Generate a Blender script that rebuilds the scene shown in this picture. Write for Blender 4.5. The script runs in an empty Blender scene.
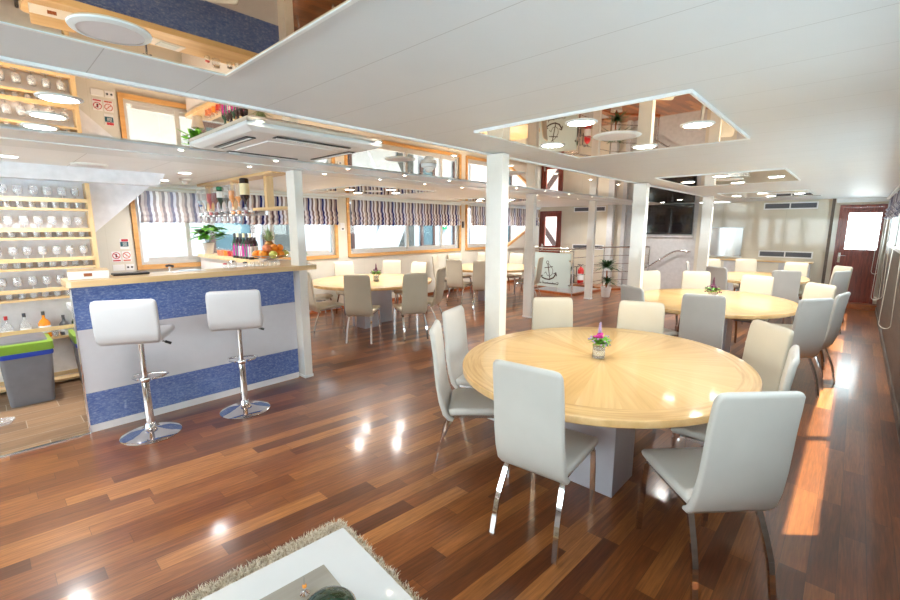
import bpy, bmesh, math, random
from math import sin, cos, pi, radians, floor, sqrt
from mathutils import Vector, Matrix
random.seed(7)
sc = bpy.context.scene
col = sc.collection

# ------------------------------------------------------------------ materials
class NT:
    def __init__(s, name):
        s.m = bpy.data.materials.new(name); s.m.use_nodes = True
        s.t = s.m.node_tree; s.b = s.t.nodes['Principled BSDF']; s.out = s.t.nodes['Material Output']
    def n(s, typ, **kw):
        nd = s.t.nodes.new(typ)
        for k, v in kw.items():
            if k.startswith('i_'):
                nd.inputs[k[2:].replace('_', ' ')].default_value = v
            else: setattr(nd, k, v)
        return nd
    def l(s, a, b): s.t.links.new(a, b)
    def math(s, op, a, b=None, c=None):
        nd = s.t.nodes.new('ShaderNodeMath'); nd.operation = op
        for i, v in enumerate((a, b, c)):
            if v is None: continue
            if isinstance(v, (int, float)): nd.inputs[i].default_value = v
            else: s.l(v, nd.inputs[i])
        return nd.outputs[0]
    def comb(s, x, y, z=0.0):
        nd = s.t.nodes.new('ShaderNodeCombineXYZ')
        for i, v in enumerate((x, y, z)):
            if isinstance(v, (int, float)): nd.inputs[i].default_value = v
            else: s.l(v, nd.inputs[i])
        return nd.outputs[0]
    def obj(s):
        tc = s.t.nodes.new('ShaderNodeTexCoord'); sp = s.t.nodes.new('ShaderNodeSeparateXYZ')
        s.l(tc.outputs['Object'], sp.inputs[0]); return tc.outputs['Object'], sp.outputs[0], sp.outputs[1], sp.outputs[2]
    def noise(s, vec, scale, detail=3.0, rough=0.5):
        nd = s.t.nodes.new('ShaderNodeTexNoise'); nd.inputs['Scale'].default_value = scale
        nd.inputs['Detail'].default_value = detail; nd.inputs['Roughness'].default_value = rough
        if vec is not None: s.l(vec, nd.inputs['Vector'])
        return nd.outputs['Fac']
    def scalev(s, vec, v3):
        nd = s.t.nodes.new('ShaderNodeVectorMath'); nd.operation = 'MULTIPLY'
        s.l(vec, nd.inputs[0]); nd.inputs[1].default_value = v3; return nd.outputs[0]
    def ramp(s, fac, stops, interp='LINEAR'):
        nd = s.t.nodes.new('ShaderNodeValToRGB'); cr = nd.color_ramp; cr.interpolation = interp
        while len(cr.elements) < len(stops): cr.elements.new(0.5)
        for e, (p, c) in zip(cr.elements, stops): e.position = p; e.color = (*c, 1)
        s.l(fac, nd.inputs[0]); return nd.outputs[0]
    def mix(s, fac, a, b, typ='MIX'):
        nd = s.t.nodes.new('ShaderNodeMix'); nd.data_type = 'RGBA'; nd.blend_type = typ
        if isinstance(fac, (int, float)): nd.inputs[0].default_value = fac
        else: s.l(fac, nd.inputs[0])
        for i, v in ((6, a), (7, b)):
            if isinstance(v, tuple): nd.inputs[i].default_value = (*v, 1)
            else: s.l(v, nd.inputs[i])
        return nd.outputs[2]
    def base(s, c):
        if isinstance(c, tuple): s.b.inputs['Base Color'].default_value = (*c, 1)
        else: s.l(c, s.b.inputs['Base Color'])
    def set(s, **kw):
        for k, v in kw.items(): s.b.inputs[k.replace('_', ' ')].default_value = v
    def bump(s, h, strength=0.2, dist=0.01):
        nd = s.t.nodes.new('ShaderNodeBump'); nd.inputs['Strength'].default_value = strength
        nd.inputs['Distance'].default_value = dist; s.l(h, nd.inputs['Height']); s.l(nd.outputs[0], s.b.inputs['Normal'])

def srgb(r, g, b):
    f = lambda c: (c / 255) / 12.92 if c / 255 <= 0.04045 else ((c / 255 + 0.055) / 1.055) ** 2.4
    return (f(r), f(g), f(b))

def plain(name, rgb, rough=0.5, metal=0.0, coat=0.0, var=0.06, scale=12.0, bump=0.0, trans=None):
    m = NT(name); o, x, y, z = m.obj()
    c = srgb(*rgb); f = m.noise(o, scale, 3.0)
    dk = tuple(v * (1 - var) for v in c); lt = tuple(min(1, v * (1 + var)) for v in c)
    m.base(m.ramp(f, [(0.3, dk), (0.7, lt)]))
    m.set(Roughness=rough, Metallic=metal, Coat_Weight=coat)
    if bump: m.bump(m.noise(o, scale * 20, 2.0), bump, 0.002)
    return m.m

def wood(name, dark, light, axis='x', scale=1.0, rough=0.35, coat=0.2):
    m = NT(name); o, x, y, z = m.obj()
    sv = {'x': (2.5, 30, 30), 'y': (30, 2.5, 30), 'z': (30, 30, 2.5)}[axis]
    v = m.scalev(o, tuple(k * scale for k in sv)); f = m.noise(v, 1.0, 5.0, 0.6)
    m.base(m.ramp(f, [(0.3, srgb(*dark)), (0.7, srgb(*light))])); m.set(Roughness=rough, Coat_Weight=coat, Coat_Roughness=0.1)
    return m.m

def glass(name, tint=(0.95, 1, 0.98), base_refl=0.04, clear=1.0, rough=0.0):
    m = NT(name); t = m.n('ShaderNodeBsdfTransparent'); t.inputs[0].default_value = (*tint, 1)
    g = m.n('ShaderNodeBsdfGlossy'); g.inputs['Roughness'].default_value = rough
    lw = m.n('ShaderNodeLayerWeight'); lw.inputs[0].default_value = 0.5
    fr = m.math('ADD', m.math('MULTIPLY', m.math('POWER', lw.outputs['Facing'], 5.0), 0.9), base_refl)
    mx = m.n('ShaderNodeMixShader'); m.l(fr, mx.inputs[0]); m.l(t.outputs[0], mx.inputs[1]); m.l(g.outputs[0], mx.inputs[2])
    if clear < 1:
        d = m.n('ShaderNodeBsdfDiffuse'); d.inputs[0].default_value = (*tint, 1)
        m2 = m.n('ShaderNodeMixShader'); m2.inputs[0].default_value = clear
        m.l(d.outputs[0], m2.inputs[1]); m.l(mx.outputs[0], m2.inputs[2]); m.l(m2.outputs[0], m.out.inputs[0])
    else: m.l(mx.outputs[0], m.out.inputs[0])
    m.t.nodes.remove(m.b); return m.m

def emit(name, rgb, s):
    m = NT(name); m.set(Emission_Strength=s); m.b.inputs['Emission Color'].default_value = (*rgb, 1); m.base(rgb); return m.m

M = {}
def floor_mat():
    m = NT('plank_floor'); o, x, y, z = m.obj()
    mr = m.n('ShaderNodeMapRange', interpolation_type='SMOOTHSTEP'); m.l(y, mr.inputs[0])
    mr.inputs[1].default_value = 0.1; mr.inputs[2].default_value = 1.3
    yy = m.math('ADD', y, m.math('MULTIPLY', m.math('MULTIPLY', x, 0.105), mr.outputs[0]))
    yr = m.math('DIVIDE', yy, 0.105); row = m.math('FLOOR', yr)
    w1 = m.n('ShaderNodeTexWhiteNoise', noise_dimensions='1D'); m.l(row, w1.inputs['W'])
    u = m.math('ADD', m.math('DIVIDE', x, 0.85), m.math('MULTIPLY', w1.outputs['Value'], 7.0)); cidx = m.math('FLOOR', u)
    w2 = m.n('ShaderNodeTexWhiteNoise', noise_dimensions='2D'); m.l(m.comb(row, cidx), w2.inputs['Vector'])
    r = w2.outputs['Value']
    basec = m.ramp(r, [(0.0, srgb(96, 52, 28)), (0.3, srgb(120, 69, 36)), (0.6, srgb(137, 82, 43)), (0.85, srgb(152, 95, 50)), (1.0, srgb(176, 118, 66))])
    v = m.comb(m.math('MULTIPLY', x, 3.0), m.math('MULTIPLY', yy, 55.0), m.math('MULTIPLY', r, 40.0))
    g = m.noise(v, 1.0, 5.0, 0.65)
    v2 = m.comb(m.math('MULTIPLY', x, 9.0), m.math('MULTIPLY', yy, 130.0), m.math('MULTIPLY', r, 10.0))
    g2 = m.noise(v2, 1.0, 2.0, 0.5)
    c = m.mix(0.55, basec, m.ramp(g, [(0.3, (0.45, 0.42, 0.4)), (0.7, (1.5, 1.4, 1.3))]), 'MULTIPLY')
    c = m.mix(0.35, c, m.ramp(g2, [(0.35, (0.55, 0.5, 0.5)), (0.65, (1.35, 1.3, 1.25))]), 'MULTIPLY')
    ey = m.math('ABSOLUTE', m.math('SUBTRACT', m.math('FRACT', yr), 0.5)); gy = m.math('GREATER_THAN', ey, 0.488)
    ex = m.math('ABSOLUTE', m.math('SUBTRACT', m.math('FRACT', u), 0.5)); gx = m.math('GREATER_THAN', ex, 0.4985)
    gap = m.math('MAXIMUM', gx, gy)
    c = m.mix(m.math('MULTIPLY', gap, 0.55), c, (0.03, 0.015, 0.01))
    m.base(c); m.set(Roughness=0.3, Coat_Weight=0.42, Coat_Roughness=0.12)
    h = m.math('ADD', m.math('MULTIPLY', m.noise(m.comb(m.math('MULTIPLY', x, 1.0), m.math('MULTIPLY', yy, 9.0), r), 1.0, 1.0), 0.5), m.math('MULTIPLY', gap, -0.4))
    return m.m
def tile_mat():
    m = NT('wood_look_tile'); o, x, y, z = m.obj()
    yr = m.math('DIVIDE', y, 0.2); row = m.math('FLOOR', yr)
    u = m.math('ADD', m.math('DIVIDE', x, 0.9), m.math('MULTIPLY', row, 0.37)); ci = m.math('FLOOR', u)
    w2 = m.n('ShaderNodeTexWhiteNoise', noise_dimensions='2D'); m.l(m.comb(row, ci), w2.inputs['Vector'])
    c = m.ramp(w2.outputs['Value'], [(0, srgb(126, 98, 74)), (1, srgb(160, 128, 98))])
    g = m.noise(m.comb(m.math('MULTIPLY', x, 3.0), m.math('MULTIPLY', y, 40.0), w2.outputs['Value']), 1.0, 4.0)
    c = m.mix(0.5, c, m.ramp(g, [(0.3, (0.55, 0.52, 0.5)), (0.7, (1.35, 1.3, 1.3))]), 'MULTIPLY')
    ey = m.math('ABSOLUTE', m.math('SUBTRACT', m.math('FRACT', yr), 0.5)); ex = m.math('ABSOLUTE', m.math('SUBTRACT', m.math('FRACT', u), 0.5))
    gap = m.math('MAXIMUM', m.math('GREATER_THAN', ey, 0.485), m.math('GREATER_THAN', ex, 0.4965))
    m.base(m.mix(m.math('MULTIPLY', gap, 0.7), c, srgb(190, 180, 165))); m.set(Roughness=0.35); return m.m
def ceil_mat(name, rgb, off=0.36, pitch=0.335, rough=0.48):
    m = NT(name); o, x, y, z = m.obj()
    u = m.math('FRACT', m.math('ADD', m.math('DIVIDE', m.math('SUBTRACT', x, off), pitch), 0.5))
    e = m.math('LESS_THAN', m.math('ABSOLUTE', m.math('SUBTRACT', u, 0.5)), 0.0045)
    f = m.noise(o, 3.0, 2.0); c = srgb(*rgb)
    cc = m.ramp(f, [(0.3, tuple(v * 0.97 for v in c)), (0.7, c)])
    m.base(m.mix(m.math('MULTIPLY', e, 0.4), cc, srgb(110, 100, 98))); m.set(Roughness=rough, Specular_IOR_Level=0.5)
    m.bump(m.math('MULTIPLY', m.noise(m.scalev(o, (2, 60, 2)), 1.0, 2.0), 0.3), 0.08, 0.003)
    return m.m
def wall_mat(name, rgb, rough=0.25, tw=0.6, th=0.55, line=(200, 192, 176), axis=0):
    m = NT(name); o, x, y, z = m.obj(); a = (x, y)[axis]
    ux = m.math('ABSOLUTE', m.math('SUBTRACT', m.math('FRACT', m.math('DIVIDE', a, tw)), 0.5))
    e = m.math('GREATER_THAN', ux, 0.5 - 0.002 / tw)
    if th:
        uz = m.math('ABSOLUTE', m.math('SUBTRACT', m.math('FRACT', m.math('DIVIDE', z, th)), 0.5))
        e = m.math('MAXIMUM', e, m.math('GREATER_THAN', uz, 0.5 - 0.002 / th))
    f = m.noise(o, 5.0, 2.0); c = srgb(*rgb)
    cc = m.ramp(f, [(0.3, tuple(v * 0.96 for v in c)), (0.7, c)])
    m.base(m.mix(m.math('MULTIPLY', e, 0.7), cc, srgb(*line))); m.set(Roughness=rough); return m.m
def tabletop_mat():
    m = NT('sunburst_maple_veneer'); o, x, y, z = m.obj()
    ang = m.math('ARCTAN2', y, x); seg = m.math('DIVIDE', ang, 2 * pi / 24); si = m.math('FLOOR', seg)
    mid = m.math('MULTIPLY', m.math('ADD', si, 0.5), 2 * pi / 24)
    cx = m.math('COSINE', mid); sy = m.math('SINE', mid)
    lx = m.math('ADD', m.math('MULTIPLY', x, cx), m.math('MULTIPLY', y, sy))
    ly = m.math('SUBTRACT', m.math('MULTIPLY', y, cx), m.math('MULTIPLY', x, sy))
    w = m.n('ShaderNodeTexWhiteNoise', noise_dimensions='1D'); m.l(si, w.inputs['W'])
    g = m.noise(m.comb(m.math('MULTIPLY', lx, 2.0), m.math('MULTIPLY', ly, 45.0), m.math('MULTIPLY', w.outputs['Value'], 9.0)), 1.0, 4.0)
    basec = m.ramp(w.outputs['Value'], [(0, srgb(206, 168, 108)), (1, srgb(222, 190, 132))])
    c = m.mix(0.6, basec, m.ramp(g, [(0.3, (0.78, 0.7, 0.6)), (0.7, (1.08, 1.08, 1.1))]), 'MULTIPLY')
    # outer border band with grain running round the rim
    r = m.math('SQRT', m.math('ADD', m.math('MULTIPLY', m.math('MULTIPLY', x, x), 1.0), m.math('MULTIPLY', m.math('MULTIPLY', y, y), 1.28)))
    g3 = m.noise(m.comb(m.math('MULTIPLY', ang, 3.0), m.math('MULTIPLY', r, 45.0), 0.0), 1.0, 4.0)
    bc = m.ramp(g3, [(0.35, srgb(188, 148, 92)), (0.65, srgb(216, 182, 124))])
    c = m.mix(m.math('GREATER_THAN', r, 0.88), c, bc)
    m.base(c); m.set(Roughness=0.3, Coat_Weight=0.5, Coat_Roughness=0.08)
    return m.m
def blue_mat():
    m = NT('blue_mottled_laminate'); o, x, y, z = m.obj()
    f = m.noise(m.scalev(o, (34, 34, 80)), 1.0, 5.0, 0.75); f2 = m.noise(m.scalev(o, (9, 9, 26)), 1.0, 3.0)
    c = m.ramp(f, [(0.32, srgb(58, 84, 158)), (0.52, srgb(104, 130, 188)), (0.68, srgb(180, 196, 222))])
    c = m.mix(0.35, c, m.ramp(f2, [(0.3, srgb(48, 72, 150)), (0.7, srgb(128, 148, 196))]))
    m.base(c); m.set(Roughness=0.14, Coat_Weight=0.4); return m.m
def blind_mat(name='striped_blind_cloth', tr=0.4, gain=1.0):
    m = NT(name); o, x, y, z = m.obj()
    wob = m.math('MULTIPLY', m.math('SINE', m.math('MULTIPLY', z, 22.0)), 0.006)
    s = m.math('DIVIDE', m.math('ADD', x, wob), 0.036); i = m.math('FLOOR', s)
    k = m.math('FLOOR', m.math('FRACT', m.math('DIVIDE', m.math('ADD', i, 0.5), 8.0)))
    ph = m.math('FRACT', m.math('DIVIDE', m.math('ADD', i, 0.5), 8.0))
    c = m.ramp(ph, [(0.0, srgb(36, 42, 92)), (0.125, srgb(205, 205, 215)), (0.25, srgb(118, 100, 96)), (0.375, srgb(226, 220, 216)),
                    (0.5, srgb(178, 160, 146)), (0.625, srgb(92, 74, 74)), (0.75, srgb(214, 206, 200)), (0.875, srgb(150, 134, 134))], 'CONSTANT')
    g = m.noise(m.scalev(o, (200, 200, 40)), 1.0, 2.0)
    c = m.mix(0.3, c, m.ramp(g, [(0.3, (0.7, 0.7, 0.7)), (0.7, (1.2, 1.2, 1.2))]), 'MULTIPLY')
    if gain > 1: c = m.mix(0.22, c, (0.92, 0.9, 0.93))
    if gain < 1: c = m.mix(0.5, c, (0.13, 0.14, 0.22))  # same cloth with its room-side shade mixed into the colour
    d = m.n('ShaderNodeBsdfDiffuse'); t = m.n('ShaderNodeBsdfTranslucent'); m.l(c, d.inputs[0]); m.l(c, t.inputs[0])
    mx = m.n('ShaderNodeMixShader'); mx.inputs[0].default_value = tr; m.l(d.outputs[0], mx.inputs[1]); m.l(t.outputs[0], mx.inputs[2])
    m.l(mx.outputs[0], m.out.inputs[0]); m.t.nodes.remove(m.b); return m.m
def mahogany():
    m = NT('mahogany'); o, x, y, z = m.obj()
    f = m.noise(m.scalev(o, (40, 40, 4)), 1.0, 5.0, 0.6)
    m.base(m.ramp(f, [(0.3, srgb(96, 34, 26)), (0.7, srgb(150, 66, 48))])); m.set(Roughness=0.3, Coat_Weight=0.3); return m.m
def vent_mat():
    m = NT('vent_louvres'); o, x, y, z = m.obj()
    u = m.math('FRACT', m.math('DIVIDE', z, 0.022)); m.base(m.ramp(u, [(0.0, srgb(60, 62, 72)), (0.55, srgb(130, 132, 140)), (0.6, srgb(60, 62, 72))]))
    m.set(Roughness=0.5); return m.m
def shag():
    m = NT('shag_pile'); o, x, y, z = m.obj()
    f = m.noise(o, 90.0, 2.0); m.base(m.ramp(f, [(0.3, srgb(160, 142, 112)), (0.5, srgb(222, 210, 188)), (0.75, srgb(245, 240, 230))])); m.set(Roughness=0.9); return m.m
M['floor'] = floor_mat(); M['tile'] = tile_mat()
M['ceil'] = ceil_mat('ceiling_panel', (218, 222, 226)); M['ceil2'] = ceil_mat('bar_ceiling_panel', (240, 240, 242), 0.1, 0.62)
M['wall'] = wall_mat('cream_wall', (222, 217, 204), 0.3, 0.6, None, (205, 198, 184))
M['backwall'] = wall_mat('glossy_beige_panel', (222, 214, 196), 0.06, 1.2, 1.1, (186, 178, 158), 1)
M['greywall'] = plain('grey_gloss_panel', (204, 204, 204), 0.06)
M['stairwall'] = plain('stair_side_white', (236, 236, 242), 0.45)
M['rightwall'] = wood('dark_side_veneer', (92, 80, 70), (112, 99, 88), 'x', 0.4, 0.5, 0.0)
M['white'] = plain('white_laminate', (236, 236, 238), 0.18, coat=0.3, var=0.02)
M['whiteplastic'] = plain('white_plastic', (235, 235, 235), 0.4, var=0.02)
M['column'] = plain('column_laminate', (238, 236, 230), 0.12, coat=0.4, var=0.02)
M['barwhite'] = plain('bar_white_gloss', (214, 216, 224), 0.1, coat=0.5, var=0.02)
M['blue'] = blue_mat()
M['birch'] = wood('birch_wood', (212, 176, 124), (236, 206, 158), 'x', 0.5)
M['birchy'] = wood('birch_wood_cross', (212, 176, 124), (236, 206, 158), 'y', 0.5)
M['birchz'] = wood('birch_wood_upright', (212, 176, 124), (236, 206, 158), 'z', 0.5)
M['oak'] = wood('oak_frame', (196, 140, 76), (226, 176, 112), 'x', 0.6)
M['oakz'] = wood('oak_frame_upright', (206, 150, 92), (230, 184, 130), 'z', 0.6)
M['curb'] = wood('teak_curb', (130, 66, 32), (176, 104, 58), 'x', 0.5)
M['table'] = tabletop_mat()
M['edge'] = wood('table_edge', (206, 164, 106), (232, 196, 142), 'x', 0.4)
M['pedestal'] = plain('pedestal_grey', (196, 196, 206), 0.25, var=0.03)
M['leather'] = plain('white_leatherette', (206, 205, 200), 0.42, var=0.025, scale=6, bump=0.08)
M['leather_c'] = plain('cream_leatherette', (206, 198, 178), 0.42, var=0.025, scale=6, bump=0.08)
M['stoolleather'] = plain('stool_leatherette', (208, 209, 213), 0.35, var=0.02, scale=6, bump=0.05)
M['chrome'] = plain('chrome', (225, 225, 228), 0.06, 1.0, var=0.01)
M['steel'] = plain('brushed_steel', (200, 202, 204), 0.22, 1.0, var=0.03)
M['alu'] = plain('window_aluminium', (206, 206, 204), 0.35, 0.3, var=0.02)
M['mirror'] = plain('bronze_mirror', (226, 198, 162), 0.015, 1.0, var=0.0)
M['trimw'] = plain('white_trim', (236, 240, 240), 0.3, var=0.01)
M['band'] = plain('ceiling_band', (218, 219, 220), 0.3, var=0.02)
M['black'] = plain('black_plastic', (24, 24, 26), 0.35)
M['tvscreen'] = plain('screen_glass', (20, 16, 20), 0.08, coat=0.5)
M['mahog'] = mahogany(); M['vent'] = vent_mat(); M['shag'] = shag(); M['blind'] = blind_mat(); M['blindlight'] = blind_mat('pale_striped_blind_cloth', .5, 1.2); M['blindshade'] = blind_mat('shaded_striped_blind_cloth', .06, .8)
M['glass'] = glass('window_glass'); M['bottleglass'] = glass('clear_glass', (0.96, 0.97, 0.98), clear=0.85)
M['stemglass'] = glass('stemware_glass', (0.97, 0.98, 1.0), clear=0.8, base_refl=0.14)
M['frosted'] = glass('frosted_green_glass', (0.72, 0.83, 0.80), clear=0.25, rough=0.05)
M['lamp'] = emit('lamp_glow', (1.0, 0.96, 0.9), 22.0)
M['spot'] = emit('spot_glow', (1.0, 0.88, 0.68), 30.0)
M['offlamp'] = plain('opal_diffuser', (222, 216, 218), 0.4, var=0.01)
M['bin'] = plain('grey_bin_plastic', (112, 112, 118), 0.45); M['lime'] = plain('lime_lid', (124, 160, 50), 0.4)
M['bluebag'] = plain('blue_bag', (30, 60, 160), 0.35); M['thinglass'] = glass('thin_tumbler_glass', (0.98, 0.98, 0.98), clear=0.97); M['leaf'] = plain('leaf_green', (104, 172, 58), 0.4, var=0.3, scale=30)
M['leafd'] = plain('dark_leaf', (56, 92, 50), 0.45, var=0.3, scale=30)
M['pot'] = plain('white_pot', (240, 238, 236), 0.3, var=0.02)
M['orange'] = plain('orange_peel', (244, 148, 40), 0.4, var=0.1, scale=60); M['apple'] = plain('apple_skin', (214, 216, 110), 0.3, var=0.15, scale=20)
M['peach'] = plain('peach_skin', (238, 140, 92), 0.5, var=0.2, scale=20)
M['pine'] = plain('pineapple_skin', (176, 122, 50), 0.5, var=0.4, scale=60); M['pineleaf'] = plain('pineapple_leaf', (150, 172, 128), 0.4, var=0.25, scale=40)
M['red'] = plain('red_paint', (196, 30, 30), 0.3); M['darkred'] = plain('dark_red_liquid', (120, 20, 30), 0.15)
M['amber'] = plain('amber_liquid', (226, 140, 40), 0.15); M['darkglass'] = plain('dark_bottle_glass', (40, 22, 26), 0.08, coat=0.5)
M['greenglass'] = plain('green_bottle_glass', (30, 60, 46), 0.08, coat=0.5)
M['magenta'] = plain('magenta_petals', (190, 40, 140), 0.5, var=0.3, scale=40); M['lilac'] = plain('lilac_petals', (176, 160, 200), 0.6, var=0.2, scale=40)
M['cream'] = plain('cream_sand', (232, 220, 180), 0.8); M['darksand'] = plain('dark_sand', (52, 40, 52), 0.8)
M['plum'] = plain('plum_leaf', (110, 50, 80), 0.5, var=0.3)
M['teal'] = plain('teal_print', (26, 84, 100), 0.4); M['signwhite'] = plain('sign_white', (238, 238, 238), 0.4, var=0.01)
M['signred'] = plain('sign_red', (196, 44, 56), 0.4); M['signgreen'] = plain('sign_green', (20, 130, 84), 0.4)
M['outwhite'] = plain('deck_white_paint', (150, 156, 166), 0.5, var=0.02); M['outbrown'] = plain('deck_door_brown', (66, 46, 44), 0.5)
M['outglass'] = plain('deck_window_glass', (70, 92, 104), 0.06, 0.1); M['outdark'] = plain('deck_dark_opening', (54, 58, 60), 0.6)
M['outpink'] = plain('deck_pale_shutter', (236, 216, 214), 0.5); M['outorange'] = plain('red_awning', (206, 96, 70), 0.6)
M['cord'] = plain('white_cord', (222, 216, 206), 0.5); M['darkgrey'] = plain('dark_grey', (70, 70, 74), 0.4)
M['inlay'] = wood('grey_marble_print', (150, 144, 134), (186, 180, 168), 'x', 0.3, 0.08, 0.5)
M['ctable'] = plain('white_gloss_top', (228, 230, 230), 0.05, coat=0.6, var=0.01)
M['stem'] = plain('stem_green', (90, 110, 60), 0.6); M['ink'] = plain('etched_dark_brown', (62, 40, 30), 0.5)
M['paper'] = plain('white_paper', (240, 240, 240), 0.6, var=0.01); M['skyblue'] = plain('pale_blue_panel', (206, 224, 236), 0.5)

# ------------------------------------------------------------------ mesh helpers
class MB:
    def __init__(s): s.v = []; s.f = []; s.mi = []; s.mats = []; s.cur = 0; s.T = None
    def use(s, mat):
        if mat not in s.mats: s.mats.append(mat)
        s.cur = s.mats.index(mat); return s
    def add(s, vs, fs):
        b = len(s.v)
        for p in vs:
            p = Vector(p)
            if s.T: p = s.T @ p
            s.v.append(tuple(p))
        for f in fs: s.f.append([b + i for i in f]); s.mi.append(s.cur)
        return s
    def box(s, x0, x1, y0, y1, z0, z1, bev=0.0):
        if bev <= 0:
            vs = [(x, y, z) for z in (z0, z1) for y in (y0, y1) for x in (x0, x1)]
            return s.add(vs, [(0, 2, 3, 1), (4, 5, 7, 6), (0, 1, 5, 4), (2, 6, 7, 3), (0, 4, 6, 2), (1, 3, 7, 5)])
        bm = bmesh.new(); bmesh.ops.create_cube(bm, size=1.0)
        for v in bm.verts:
            v.co = Vector(((x0 + x1) / 2 + v.co.x * (x1 - x0), (y0 + y1) / 2 + v.co.y * (y1 - y0), (z0 + z1) / 2 + v.co.z * (z1 - z0)))
        bmesh.ops.bevel(bm, geom=list(bm.edges), offset=bev, segments=2, affect='EDGES', profile=0.6)
        bm.verts.index_update(); s.add([v.co[:] for v in bm.verts], [[v.index for v in f.verts] for f in bm.faces]); bm.free(); return s
    def rings(s, rings, cap0=True, cap1=True, closed=False):
        n = len(rings[0]); vs = [p for r in rings for p in r]; fs = []
        R = len(rings)
        for i in range(R if closed else R - 1):
            j = (i + 1) % R
            for k in range(n):
                fs.append((i * n + k, i * n + (k + 1) % n, j * n + (k + 1) % n, j * n + k))
        if not closed:
            if cap0: fs.append(tuple(reversed(range(n))))
            if cap1: fs.append(tuple((R - 1) * n + k for k in range(n)))
        return s.add(vs, fs)
    def lathe(s, prof, c=(0, 0, 0), seg=24, sx=1.0, sy=1.0, cap=True):
        return s.rings([[(c[0] + r * sx * cos(2 * pi * k / seg), c[1] + r * sy * sin(2 * pi * k / seg), c[2] + z) for k in range(seg)] for r, z in prof], cap, cap)
    def tube(s, pts, r, seg=8, closed=False):
        pts = [Vector(p) for p in pts]; n = len(pts); rs = r if isinstance(r, (list, tuple)) else [r] * n
        rings = []; up = None
        for i, p in enumerate(pts):
            a = pts[(i - 1) % n] if (i > 0 or closed) else p; b = pts[(i + 1) % n] if (i < n - 1 or closed) else p
            t = (b - a).normalized()
            if up is None: up = Vector((0, 0, 1)) if abs(t.z) < 0.9 else Vector((1, 0, 0))
            u = t.cross(up).normalized(); w = u.cross(t).normalized(); up = w
            rings.append([tuple(p + rs[i] * (cos(2 * pi * k / seg) * u + sin(2 * pi * k / seg) * w)) for k in range(seg)])
        return s.rings(rings, closed=closed)
    def bar(s, pts, w, t, wdir):
        """flat bar: width w along wdir, thickness t"""
        rings = []; wd = Vector(wdir).normalized(); pts = [Vector(p) for p in pts]
        for i, p in enumerate(pts):
            a = pts[max(i - 1, 0)]; b = pts[min(i + 1, len(pts) - 1)]; tg = (b - a).normalized(); n = tg.cross(wd).normalized(); u = n.cross(tg)
            rings.append([tuple(p + u * a_ * w / 2 + n * b_ * t / 2) for a_, b_ in ((-1, -1), (1, -1), (1, 1), (-1, 1))])
        return s.rings(rings)
    def prism(s, poly, z0, z1):
        n = len(poly); vs = [(x, y, z0) for x, y in poly] + [(x, y, z1) for x, y in poly]
        fs = [tuple(reversed(range(n))), tuple(range(n, 2 * n))] + [(i, (i + 1) % n, n + (i + 1) % n, n + i) for i in range(n)]
        return s.add(vs, fs)
    def prism_y(s, poly, y0, y1):   # poly in x,z
        n = len(poly); vs = [(x, y0, z) for x, z in poly] + [(x, y1, z) for x, z in poly]
        fs = [tuple(range(n)), tuple(reversed(range(n, 2 * n)))] + [(i, n + i, n + (i + 1) % n, (i + 1) % n) for i in range(n)]
        return s.add(vs, fs)
    def prism_x(s, poly, x0, x1):   # poly in y,z
        n = len(poly); vs = [(x0, y, z) for y, z in poly] + [(x1, y, z) for y, z in poly]
        fs = [tuple(range(n)), tuple(reversed(range(n, 2 * n)))] + [(i, n + i, n + (i + 1) % n, (i + 1) % n) for i in range(n)]
        return s.add(vs, fs)
    def sphere(s, c, r, seg=14, sz=1.0):
        n = seg // 2
        return s.rings([[(c[0] + r * sin(pi * (i + .02) / (n + .04)) * cos(2 * pi * k / seg), c[1] + r * sin(pi * (i + .02) / (n + .04)) * sin(2 * pi * k / seg), c[2] - r * sz * cos(pi * (i + .02) / (n + .04))) for k in range(seg)] for i in range(n + 1)])
    def build(s, name, mat=None, parent=None, smooth=None, loc=None):
        me = bpy.data.meshes.new(name); me.from_pydata(s.v, [], s.f); me.update()
        mats = s.mats if s.mats else [mat]
        for m in mats: me.materials.append(m if not isinstance(m, str) else M[m])
        if len(mats) > 1: me.polygons.foreach_set('material_index', s.mi)
        bm = bmesh.new(); bm.from_mesh(me); bmesh.ops.recalc_face_normals(bm, faces=bm.faces); bm.to_mesh(me); bm.free()
        if smooth:
            me.polygons.foreach_set('use_smooth', [True] * len(me.polygons)); me.set_sharp_from_angle(angle=radians(smooth))
        o = bpy.data.objects.new(name, me); col.objects.link(o)
        if parent: o.parent = parent
        if loc: o.location = loc
        return o
def tag(o, label=None, cat=None, group=None, kind=None):
    if label: o['label'] = label
    if cat: o['category'] = cat
    if group: o['group'] = group
    if kind: o['kind'] = kind
    return o
def empty(name, loc, rz=0.0, label=None, cat=None, group=None):
    o = bpy.data.objects.new(name, None); col.objects.link(o); o.location = loc; o.rotation_euler.z = rz; o.empty_display_size = 0.1
    return tag(o, label, cat, group)
def struct(o, label=None): o['kind'] = 'structure'; return o
def copy_tree(o, parent=None):
    c = o.copy(); col.objects.link(c)
    if parent: c.parent = parent
    for ch in list(o.children): copy_tree(ch, c)
    return c
def place_copy(proto, used, loc, rz, label, group=None):
    o = proto if not used else copy_tree(proto)
    o.location = loc; o.rotation_euler.z = rz; o['label'] = label
    if group: o['group'] = group
    return o
def lum(xs): return xs

# ------------------------------------------------------------------ dimensions
ZC = 2.192; ZL = 2.225
XB = 12.1; X0 = -3.4; YR = -0.42; YL = 7.4
YT = 2.21; YB0 = 3.72; YB1 = 4.5

# ------------------------------------------------------------------ shell
b = MB()
HX0, HX1, HY0, HY1 = 9.75, 11.5, 4.95, 6.35
BX1, BY0 = 0.44, 4.31
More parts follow.
